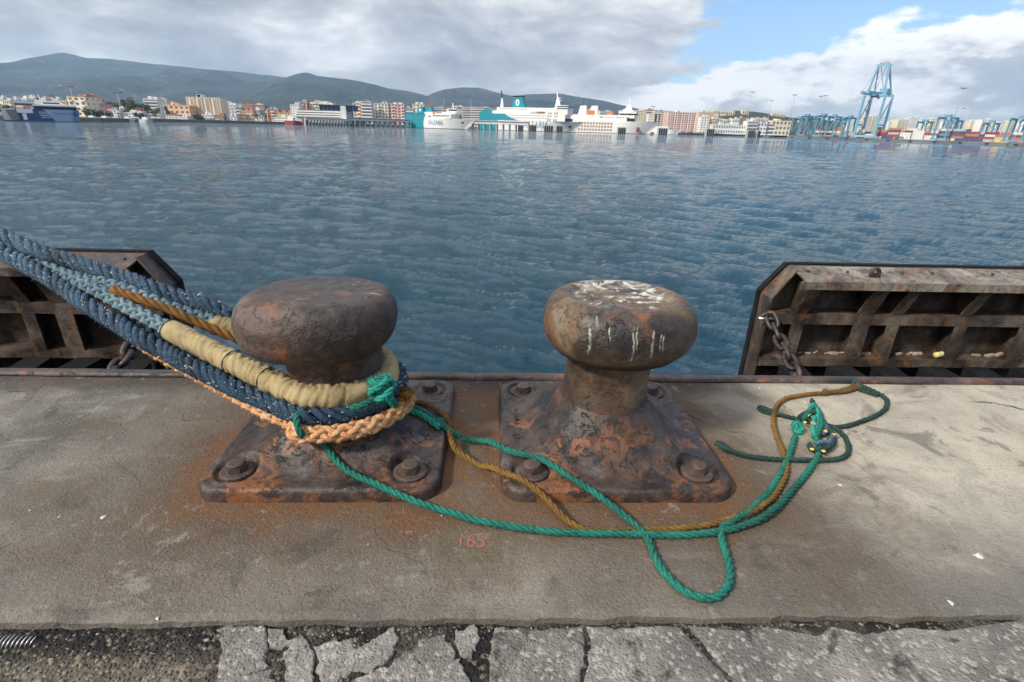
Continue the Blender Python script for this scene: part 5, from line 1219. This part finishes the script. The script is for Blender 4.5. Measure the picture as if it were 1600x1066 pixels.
# red boat at the terminal, sheds and quay furniture
r, L = ship_root('tug', 448, 470, 530, 528); u = L / 22.; hull(L, 6, 3.6, 1.5, MAT['red'], r, .7, .6); MB().box(3, L * .6, -2, 2, 3.61, 6.4).build('wheelhouse', MAT['white'], r); MB().beam((L * .4, 0, 6.4), (L * .4, 0, 10), .35).build('mast', MAT['lgrey'], r)
tag(r, 'red harbour tug at the foot of the white terminal', 'boat')
r, L = ship_root('tug', 471, 486, 532, 530); hull(L, 5, 3.0, 1.2, MAT['maroon'], r, .7, .6); MB().box(2, L * .6, -1.6, 1.6, 3.01, 5.2).build('wheelhouse', MAT['red'], r); tag(r, 'dark red boat moored right of the red tug', 'boat')
for px, lab, mt in ((150, 'grey hulled motor yacht right of the catamaran', 'lgrey'), (170, 'blue covered sailing boat on the left quay', 'cobalt'), (205, 'white motor boat near the radar dome', 'white'), (232, 'white launch below the white terraced block', 'lgrey')):
    r, L = ship_root('yacht', px - 10, px + 10, 372, 372); hull(L, 3.4, 2.0, 1.5, MAT[mt], r, .6, .5); MB().box(L * .25, L * .6, -1.2, 1.2, 2.01, 3.4).build('cabin', MAT['white'], r); MB().beam((L * .45, 0, 3.4), (L * .45, 0, 9), .16).build('mast', MAT['steel'], r); tag(r, lab, 'boat')
# mooring dolphins before the berths
for i, (pa, pb, pt, Y) in enumerate([(809, 817, 195, 560), (828, 838, 195, 556), (850, 864, 196, 552), (869, 879, 196, 550), (965, 977, 199, 570), (1028, 1042, 200, 575), (1103, 1115, 201, 600), (1167, 1178, 203, 620), (1182, 1186, 204, 620)]):
    x0, x1, zt = span(pa, pb, pt, Y); root = empty('mooring_dolphin', ((x0 + x1) / 2, Y, SEA)); w = (x1 - x0) / 2
    MB().box(-w, w, 0, 6, -1, zt - SEA).build('block', MAT['grey'], root)
    for q in range(4): MB().box(-w + w * .5 * q + .1, -w + w * .5 * q + w * .32, -.5, -.01, -.6, zt - SEA - .6).build('fender_strip', MAT['black'], root)
    tag(root, 'grey concrete mooring dolphin with black strips', 'dolphin', 'mooring dolphins before the berths')

# ---- right shore
building(1043, 1086, 176, 850, 'pink', 'big pink and red apartment block right of the ferries', floors=9, cols=12, style='columns', accent='white', dep=20)
building(1090, 1114, 176, 1000, 'peach', 'peach block behind and right of the big pink block')
building(1094, 1107, 183, 820, 'white', 'plain white tower right of the big pink block', cols=3)
building(1107, 1120, 186, 830, 'ochre', 'ochre block right of the plain white tower', style='columns', accent='brown')
for i in range(9):
    p = 1116 + i * 9; building(p, p + 10, 185 + (i * 7 % 4), 900 + 25 * (i % 3), ('cream', 'lgrey', 'peach', 'white', 'brown')[i % 5], 'low town house below the wooded hill', floors=3, cols=3, dep=10, group='town houses under the wooded hill', name='house', cat='house')
for i, p in enumerate((1112, 1124, 1136, 1158, 1204, 1214)):
    building(p, p + 10, 172 + (i % 3) + (4 if p > 1200 else 0), 1640, 'cream', 'pale house on the crest of the wooded hill', floors=3, cols=3, dep=14, base=18, group='houses on the wooded hill', name='house', cat='house')
building(1112, 1168, 195.5, 730, 'white', 'long low white customs shed with small windows', floors=2, cols=14, dep=12, name='shed', cat='shed')
building(1166, 1182, 190, 725, 'white', 'white port office with dark window bands', style='bands', floors=4, glass='dgrey', name='office_block')
building(1181, 1196, 192, 728, 'white', 'square white port office with few windows', floors=3, cols=3, name='office_block')
building(1194, 1208, 194, 732, 'lgrey', 'low grey white office beside the port sheds', style='bands', floors=3, name='office_block')
building(1204, 1234, 189, 770, 'cream', 'cream shed with a shallow roof before the blue gantries', floors=3, cols=5, roof='cream', name='shed', cat='shed')
for i, (a, b, t, w) in enumerate([(1338, 1352, 190, 'white'), (1352, 1372, 182, 'cream'), (1386, 1402, 190, 'white'), (1400, 1416, 187, 'cream'), (1415, 1432, 185, 'white'), (1438, 1452, 188, 'white'), (1450, 1466, 186, 'cream'), (1470, 1490, 190, 'white'), (1514, 1530, 189, 'cream'), (1530, 1552, 187, 'white'), (1552, 1566, 192, 'white'), (1576, 1592, 188, 'cream'), (1598, 1620, 187, 'white'), (1320, 1338, 194, 'white')]):
    building(a, b, t, 1150 + 40 * (i % 3), w, 'pale distant apartment block beyond the container yard', group='blocks beyond the container yard', cols=5, style=('grid', 'balcony')[i % 2], dep=18)

# quay cranes: rails run along the right-hand quay
UX = Vector((.552, -.834, 0)); VX = Vector((.834, .552, 0))
def qp(o, a, b, z): return o + UX * a + VX * b + Vector((0, 0, z))
def sts_crane():
    o = Vector((X_at(1337, 715), 715, GZ)); root = empty('quay_crane', o); z = Vector((0, 0, 0)); W, G = 24., 24.
    Zt = at(1350, 149, 715).z - GZ; Za = at(1383, 101, 705).z - GZ
    def bm(name, segs, w, mat='crane', h=None):
        m = MB()
        for p, q in segs: m.beam(p, q, w, h)
        return m.build(name, MAT[mat], root)
    for a in (0, W):
        bm('leg', [(qp(z, a, 0, 1.6), qp(z, a, 1.5, Zt))], 2.3); bm('leg', [(qp(z, a, G, 1.6), qp(z, a, G - 1, Zt))], 2.3)
    for b in (0, G): bm('sill_beam', [(qp(z, -3, b, 2.4), qp(z, W + 3, b, 2.4))], 2.0, 'crane', 2.4)
    for a in (0, W):
        for b in (0, G):
            for q in (-3, 0, 3): MB().box(-1, 1, -1, 1, 0, 1.2).build('bogie', MAT['crane'], root, False, qp(z, a + q, b, 0))
    for b in (1.5, G - 1): bm('portal_beam', [(qp(z, -1, b, Zt), qp(z, W + 1, b, Zt))], 2.2)
    for a in (0, W):
        bm('side_tie', [(qp(z, a, 0, 16), qp(z, a, G, 16))], 1.6); bm('brace', [(qp(z, a, 1, 17), qp(z, a, G - 1, Zt - 1))], 1.0, 'steel')
    # main girder and boom, pointing over the water
    for a in (W / 2 - 4, W / 2 + 4): bm('girder', [(qp(z, a, -30, Zt + 1.6), qp(z, a, G + 16, Zt + 1.6))], 1.8, 'crane', 3.2)
    for b in (-29, -18, -6, 6, 18, 30): bm('cross_tie', [(qp(z, W / 2 - 4, b, Zt + 1.6), qp(z, W / 2 + 4, b, Zt + 1.6))], 1.0)
    bm('machinery_house', [(qp(z, W / 2, 22, Zt + 6), qp(z, W / 2, 34, Zt + 6))], 9, 'crane', 5.2); bm('trolley', [(qp(z, W / 2, -2, Zt - 1.6), qp(z, W / 2, 4, Zt - 1.6))], 6, 'dgrey', 2.2); bm('cab', [(qp(z, W / 2 + 3, 5, Zt - 3), qp(z, W / 2 + 3, 7.5, Zt - 3))], 2.4, 'lgrey', 2.6)
    for a in (2, W - 2): bm('mast_leg', [(qp(z, a, 1.5, Zt), qp(z, a + (4 if a < 5 else -4), 4, Za))], 1.9); bm('mast_strut', [(qp(z, a, G - 1, Zt), qp(z, a + (4 if a < 5 else -4), 5, Za))], 1.3)
    bm('mast_head', [(qp(z, 4, 4.5, Za), qp(z, W - 4, 4.5, Za))], 2.4)
    for a in (8, 12, 16): MB().lathe([(1.2, -.3), (1.2, .3)], 12).build('sheave', MAT['dgrey'], root, False, qp(z, a, 4.5, Za + 1.8))
    for a in (W / 2 - 4, W / 2 + 4): bm('forestay', [(qp(z, a, 4, Za), qp(z, a, -26, Zt + 3.2))], .45, 'steel'); bm('forestay', [(qp(z, a, 4, Za), qp(z, a, -12, Zt + 3.2))], .4, 'steel'); bm('backstay', [(qp(z, a, 5, Za), qp(z, a, G + 12, Zt + 3.2))], .45, 'steel')
    m = MB()
    for i in range(9): m.beam(qp(z, 3, G * .5 + (4 if i % 2 else -4), 4 + i * (Zt - 6) / 9), qp(z, 3, G * .5 + (-4 if i % 2 else 4), 4 + (i + 1) * (Zt - 6) / 9), .9, .5)
    m.build('stairs', MAT['steel'], root); bm('stair_post', [(qp(z, 3, G * .5, 2), qp(z, 3, G * .5, Zt))], .7, 'steel')
    tag(root, 'tall pale blue ship to shore gantry crane on the right quay', 'crane')
sts_crane()
def yard_crane(px, Y, py, label, w=18., d=10., group=None):
    o = Vector((X_at(px, Y), Y, GZ)); root = empty('yard_gantry', o); H_ = at(px, py, Y).z - GZ; z = Vector((0, 0, 0))
    for a in (0, d):
        for b in (0, w): MB().beam(qp(z, a, b, 1), qp(z, a, b, H_), 1.3).build('leg', MAT['gantry'], root)
    for a in (0, d): MB().beam(qp(z, a, -2, H_), qp(z, a, w + 2, H_), 1.5, 2.0).build('girder', MAT['gantry'], root)
    for b in (0, w): MB().beam(qp(z, -2, b, 1.6), qp(z, d + 2, b, 1.6), 1.6, 1.8).build('sill_beam', MAT['gantry'], root)
    MB().beam(qp(z, d / 2, w * .3, H_ + 2.2), qp(z, d / 2, w * .55, H_ + 2.2), 6, 2.6).build('trolley_house', MAT['gantry'], root)
    MB().beam(qp(z, d * .3, w * .6, H_ - 2.4), qp(z, d * .3, w * .72, H_ - 2.4), 2.2, 2.4).build('cab', MAT['white'], root)
    for b in (0, w): MB().beam(qp(z, 0, b, 2), qp(z, d, b, H_ - 1), .6).build('brace', MAT['steel'], root)
    tag(root, label, 'crane', group)
for px, Y, py in ((1237, 790, 186), (1250, 770, 182), (1259, 782, 185), (1274, 756, 181.5), (1291, 752, 183), (1304, 770, 187), (1316, 738, 184.5)): yard_crane(px, Y, py, 'pale blue yard gantry left of the tall crane', w=12 + (px * 7 % 9), d=7 + (px * 3 % 6), group='yard gantries left of the tall crane')
yard_crane(1462, 640, 184, 'pale blue yard gantry behind the bright blue containers', 22, 12); yard_crane(1478, 655, 189, 'lower pale blue yard gantry beside the mid terminal one', 16, 10); yard_crane(1432, 700, 191, 'low pale blue yard gantry left among the container stacks'); yard_crane(1535, 640, 193, 'pale blue yard gantry behind the maroon stacks'); yard_crane(1575, 560, 186, 'pale blue yard gantry at the right border', 22, 14); yard_crane(1592, 600, 188, 'pale blue yard gantry partly cut by the right border')
# containers, stacked one on another along the quay
cont = {}
def container(pos, long_u, colr, label, group):
    key = (colr, long_u)
    if key not in cont:
        m = MB(); Lc, Wc, Hc = 12.2, 2.44, 2.6; c = [qp(Vector((0, 0, 0)), a, b, zz) for zz in (0, Hc) for a, b in (((0, 0), (Lc, 0), (Lc, Wc), (0, Wc)) if long_u else ((0, 0), (Wc, 0), (Wc, Lc), (0, Lc)))]
        m.hexa(c)
        for i in range(14):      # corrugation ribs on the long sides
            t = (i + .5) / 14 * Lc
            for bb in (-.06, Wc + .06):
                p = qp(Vector((0, 0, 0)), t, bb, .2) if long_u else qp(Vector((0, 0, 0)), bb, t, .2); m.beam(p, p + Vector((0, 0, 2.2)), .35, .1)
        me_o = m.build('shipping_container', MAT[colr]); cont[key] = me_o.data; bpy.data.objects.remove(me_o)
    o = bpy.data.objects.new('shipping_container', cont[key]); COL.objects.link(o); o.location = pos; tag(o, label, 'container', group)
rs = random.Random(31); CC = ['brown', 'red', 'grey', 'maroon', 'terracotta', 'lgrey', 'steel', 'cobalt', 'brick', 'lgrey']
NAMES = {'brown': 'brown', 'red': 'red', 'grey': 'grey', 'maroon': 'maroon', 'terracotta': 'rust red', 'lgrey': 'pale grey', 'steel': 'blue grey', 'cobalt': 'bright blue', 'brick': 'brick red', 'white': 'white'}
base0 = Vector((395, 800, GZ)); ORDN = ['first', 'second', 'third', 'fourth', 'fifth', 'sixth', 'seventh', 'eighth', 'ninth', 'tenth', 'eleventh', 'twelfth', 'thirteenth', 'fourteenth', 'fifteenth', 'sixteenth', 'seventeenth', 'eighteenth', 'nineteenth', 'twentieth', 'twenty-first', 'twenty-second', 'twenty-third', 'twenty-fourth', 'twenty-fifth', 'twenty-sixth', 'twenty-seventh', 'twenty-eighth', 'twenty-ninth', 'thirtieth']
for s in range(29):
    a = 28 + s * 13.4
    for row in range(2):
        b = 34 + row * 17; hgt = rs.choice([2, 3, 3, 4, 4, 5])
        for lv_ in range(hgt):
            cc = rs.choice(CC) if not (10 <= s <= 12 and row == 0) else 'lgrey'
            pos = qp(base0, a, b, lv_ * 2.62 + .02)
            if pos.x / pos.y < 1.02: container(pos, True, cc, '%s container, %s level of the %s %s stack from the left' % (NAMES[cc], ('bottom', 'second', 'third', 'fourth', 'fifth')[lv_], ORDN[s], 'front' if row == 0 else 'rear'), 'containers stacked in the yard')
for i, (a, cc) in enumerate(((150, 'cobalt'), (226, 'cobalt'), (239, 'cobalt'), (262, 'yellow'), (282, 'orange'))):
    NAMES.update(yellow='yellow', orange='orange'); container(qp(base0, a, 12, .02), True, cc, '%s container standing alone on the quay front' % NAMES[cc], '%s containers on the quay front' % NAMES[cc])
# lorry by the tall crane
root = empty('lorry', qp(base0, 166, 12, 0)); z = Vector((0, 0, 0)); MB().beam(qp(z, 0, 0, 1.8), qp(z, 9, 0, 1.8), 2.5, 2.4).build('trailer', MAT['dgrey'], root); MB().beam(qp(z, 9.3, 0, 1.7), qp(z, 11.5, 0, 1.7), 2.4, 2.6).build('cab', MAT['white'], root)
for a in (1.5, 3, 9.8):
    w_ = MB().lathe([(.5, -1.2), (.5, 1.2)], 12); w_.v = [tuple(qp(z, a + x, zz, .5 + y)) for x, y, zz in w_.v]; w_.build('wheel', MAT['black'], root)
tag(root, 'small dark lorry parked right of the tall quay crane', 'lorry')
# quay front fenders along the container berth
for i in range(12):
    p = qp(base0, 18 + i * 24, -.6, SEA - GZ + .3); o = MB().beam(Vector((0, 0, 0)), UX * 3.4, 1.0, 2.0).build('quay_fender', MAT['black'], None, False, p); tag(o, 'black rubber fender on the container quay face', 'fender', 'fenders of the container quay')
# floodlight masts
def mast(px, pt, Y, label, group=None):
    p = at(px, pt, Y); root = empty('floodlight_mast', (p.x, p.y, GZ)); H_ = p.z - GZ
    MB().lathe([(.42, 0), (.36, H_ * .5), (.24, H_)], 10).build('pole', MAT['steel'], root, True)
    m = MB().box(-2.2, 2.2, -.5, .5, H_ - .1, H_ + .5)
    m.hexa([(-3, -.7, H_ + .2), (-1.2, -.7, H_), (-1.2, .7, H_), (-3, .7, H_ + .2), (-3, -.7, H_ + .9), (-1.2, -.7, H_ + .6), (-1.2, .7, H_ + .6), (-3, .7, H_ + .9)]); m.hexa([(1.2, -.7, H_), (3, -.7, H_ + .2), (3, .7, H_ + .2), (1.2, .7, H_), (1.2, -.7, H_ + .6), (3, -.7, H_ + .9), (3, .7, H_ + .9), (1.2, .7, H_ + .6)])
    m.build('lamp_cluster', MAT['dgrey'], root); tag(root, label, 'lamp mast', group)
for a in [(1176, 144.5, 760, 'tall floodlight mast left of the wooded hill crest'), (1206, 157.5, 1000, 'far thin floodlight mast over the wooded hill'), (1242, 149, 740, 'tall floodlight mast at the left end of the gantry row'), (1283, 151.5, 800, 'left of the paired floodlight masts near the tall crane'), (1290, 150, 790, 'right of the paired floodlight masts near the tall crane'), (1506, 138.5, 600, 'tall floodlight mast over the container stacks'), (1507, 170, 900, 'far small floodlight mast behind the container stacks'), (109, 136, 520, 'floodlight mast rising behind the catamaran'), (183, 145.5, 430, 'floodlight mast among the trees of the left quay'), (693, 152, 900, 'far floodlight mast behind the small ferry, left one'), (736, 152, 900, 'far floodlight mast between the ferries'), (1021, 167, 800, 'thin mast right of the plain white ferry')]: mast(*a)
# white radar dome
root = empty('radar_dome', (X_at(198, 440), 440, GZ)); zz = at(198, 170, 440).z - GZ; MB().lathe([(.5, 0), (.4, zz - 1.6)], 8).build('stand', MAT['lgrey'], root); MB().lathe([(1.7 * math.sin(t), zz - 1.7 * math.cos(t)) for t in np.linspace(.12, PI - .05, 9)], 14).build('dome', MAT['white'], root, True); tag(root, 'white ball shaped dome on a stand by the left quay', 'dome')

# ---- trees
lm = {}
for nm, a, b in (('leaf_dark', (.018, .040, .016), (.055, .085, .030)), ('leaf_olive', (.06, .075, .022), (.14, .14, .05)), ('leaf_autumn', (.12, .085, .025), (.20, .13, .04))):
    m_, k = material(nm); co = k.obj(); n1 = k.noise(co, .8, 4, .6); finish(k, k.mix(k.mr(n1, .35, .65), a, b), .8, None, 0, .2); lm[nm] = m_
flat('bark', (.08, .06, .045), .9)
def tree(px, pt, Y, wpx, leaf, label, group=None, palm=False):
    p = at(px, pt, Y); H_ = p.z - GZ; w = (X_at(px + wpx / 2, Y) - X_at(px - wpx / 2, Y)) / 2; root = empty('palm_tree' if palm else 'tree', (p.x, Y, GZ)); rs = random.Random(int(px * 13))
    MB().tube([(0, 0, 0), (.1, .1, H_ * .4), (.2, 0, H_ * .75)], [.3, .22, .10], 6).build('trunk', MAT['bark'], root, True); m = MB()
    if palm:
        for i in range(16):
            a = i * 2.4; L = w * rs.uniform(.8, 1.2); el = rs.uniform(-.2, .9); prev = Vector((.2, 0, H_ * .78))
            for q in range(5):
                nx = prev + Vector((math.cos(a) * math.cos(el), math.sin(a) * math.cos(el), math.sin(el))) * L / 5; sd = Vector((-math.sin(a), math.cos(a), 0)) * .35 * (1 - q / 6); b = len(m.v)
                m.v += [tuple(prev - sd), tuple(prev + sd), tuple(nx + sd * .8), tuple(nx - sd * .8)]; m.f.append((b, b + 1, b + 2, b + 3)); prev = nx; el -= .38
    else:
        cl_ = [(rs.uniform(-.7, .7) * w, rs.uniform(-.6, .6) * w, H_ * rs.uniform(.35, .88), w * rs.uniform(.28, .5)) for _ in range(9)]
        for cx_, cy_, cz_, cr_ in cl_:
            for _ in range(70):
                d_ = Vector((rs.gauss(0, 1), rs.gauss(0, 1), rs.gauss(0, .8))).normalized() * cr_ * rs.uniform(.6, 1.05); c_ = Vector((cx_, cy_, cz_)) + d_; sz = w * rs.uniform(.05, .11)
                u_ = Vector((rs.gauss(0, 1), rs.gauss(0, 1), rs.gauss(0, 1))).normalized() * sz; v_ = u_.orthogonal().normalized() * sz * .8; b = len(m.v)
                m.v += [tuple(c_ - u_), tuple(c_ + v_), tuple(c_ + u_), tuple(c_ - v_)]; m.f.append((b, b + 1, b + 2, b + 3))
    m.build('crown', lm[leaf], root); tag(root, label, 'tree', group)
for i, (px, pt, Y, w, lf) in enumerate([(4, 165, 400, 22, 'leaf_dark'), (-14, 160, 400, 26, 'leaf_dark'), (163, 160, 600, 18, 'leaf_dark'), (170, 163, 540, 20, 'leaf_olive'), (180, 157, 610, 24, 'leaf_autumn'), (188, 163, 520, 22, 'leaf_olive'), (199, 153, 620, 24, 'leaf_dark'), (206, 158, 600, 20, 'leaf_olive'), (217, 161, 560, 20, 'leaf_dark'), (223, 163, 540, 18, 'leaf_dark'), (240, 168, 520, 16, 'leaf_olive'), (262, 166, 530, 14, 'leaf_dark'), (150, 174, 420, 26, 'leaf_dark'), (165, 176, 415, 20, 'leaf_dark'), (138, 172, 430, 22, 'leaf_dark'), (217, 178, 430, 16, 'leaf_dark'), (307, 181, 500, 18, 'leaf_dark'), (312, 183, 495, 14, 'leaf_dark')]):
    tree(px, pt, Y, w, lf, {'leaf_dark': 'dark green bushy tree among the houses of the left shore', 'leaf_olive': 'olive green bushy tree among the houses of the left shore', 'leaf_autumn': 'browning tree top above the left quay'}[lf], 'trees of the left shore')
for px, pt in ((395, 177), (402, 178), (409, 176), (415, 178), (421, 179), (388, 180)): tree(px, pt, 560, 14, 'leaf_olive', 'palm tree by the low houses left of the terminal', 'palms by the terminal', True)
# parked cars and vans lined up on the far quay
def car(p, colr, label, group):
    root = empty('parked_car', p); MB().hexa([(-2.1, -.9, .35), (2.1, -.9, .35), (2.1, .9, .35), (-2.1, .9, .35), (-2.0, -.85, .95), (2.0, -.85, .9), (2.0, .85, .9), (-2.0, .85, .95)]).build('body', MAT[colr], root)
    MB().hexa([(-1.6, -.8, .96), (1.1, -.8, .96), (1.1, .8, .96), (-1.6, .8, .96), (-1.2, -.7, 1.5), (.6, -.7, 1.5), (.6, .7, 1.5), (-1.2, .7, 1.5)]).build('cabin', MAT['dgrey'], root)
    for a in (-1.3, 1.3):
        w_ = MB().lathe([(.34, -.92), (.34, .92)], 10); w_.v = [(a + x, zz, .34 + y) for x, y, zz in w_.v]; w_.build('wheel', MAT['black'], root)
    tag(root, label, 'car', group)
rs = random.Random(9)
for i in range(26):
    px = 1068 + i * 4.1 if i < 16 else 262 + (i - 16) * 9; Y = 706 + i * 1.5 if i < 16 else 505; cc = rs.choice(['white', 'lgrey', 'red', 'dgrey', 'white', 'steel'])
    car((X_at(px, Y), Y, GZ), cc, '%s car parked on the far quay %s' % ({'white': 'white', 'lgrey': 'silver', 'red': 'red', 'dgrey': 'dark', 'steel': 'blue grey'}[cc], 'by the customs shed' if i < 16 else 'below the cream tower'), 'cars on the far quay')
# ------------------------------------------------------------------ the air between us and the hills
hz = MB().box(-9500, 9500, -200, 7400, -6.9, 780).build('haze', bpy.data.materials.new('haze_air')); kind(hz, 'stuff')
hm = hz.data.materials[0]; hm.use_nodes = True; k = NT(hm.node_tree)
pv = k.n('ShaderNodeVolumePrincipled', {'Color': (.50, .74, 1.0), 'Density': 9.0e-5, 'Anisotropy': .2})
k.n('ShaderNodeOutputMaterial', {'Volume': pv.outputs[0]})
hz['label'] = 'thin blue haze over the harbour'

# things alike are told apart by their place, counted from the left
ORD = ['first', 'second', 'third', 'fourth', 'fifth', 'sixth', 'seventh', 'eighth', 'ninth', 'tenth', 'eleventh', 'twelfth', 'thirteenth', 'fourteenth', 'fifteenth', 'sixteenth', 'seventeenth', 'eighteenth', 'nineteenth', 'twentieth', 'twenty-first', 'twenty-second', 'twenty-third', 'twenty-fourth', 'twenty-fifth']
same = {}
for o in list(COL.objects):
    if o.parent is None and 'label' in o and 'category' in o: same.setdefault(o['label'], []).append(o)
for lab, obs in same.items():
    if 1 < len(obs) <= len(ORD):
        obs.sort(key=lambda o: o.location.x / max(o.location.y, .1))
        for i, o in enumerate(obs): o['label'] = lab + ', ' + ORD[i] + ' from the left'; assert len(o['label'].split()) <= 16, o['label']
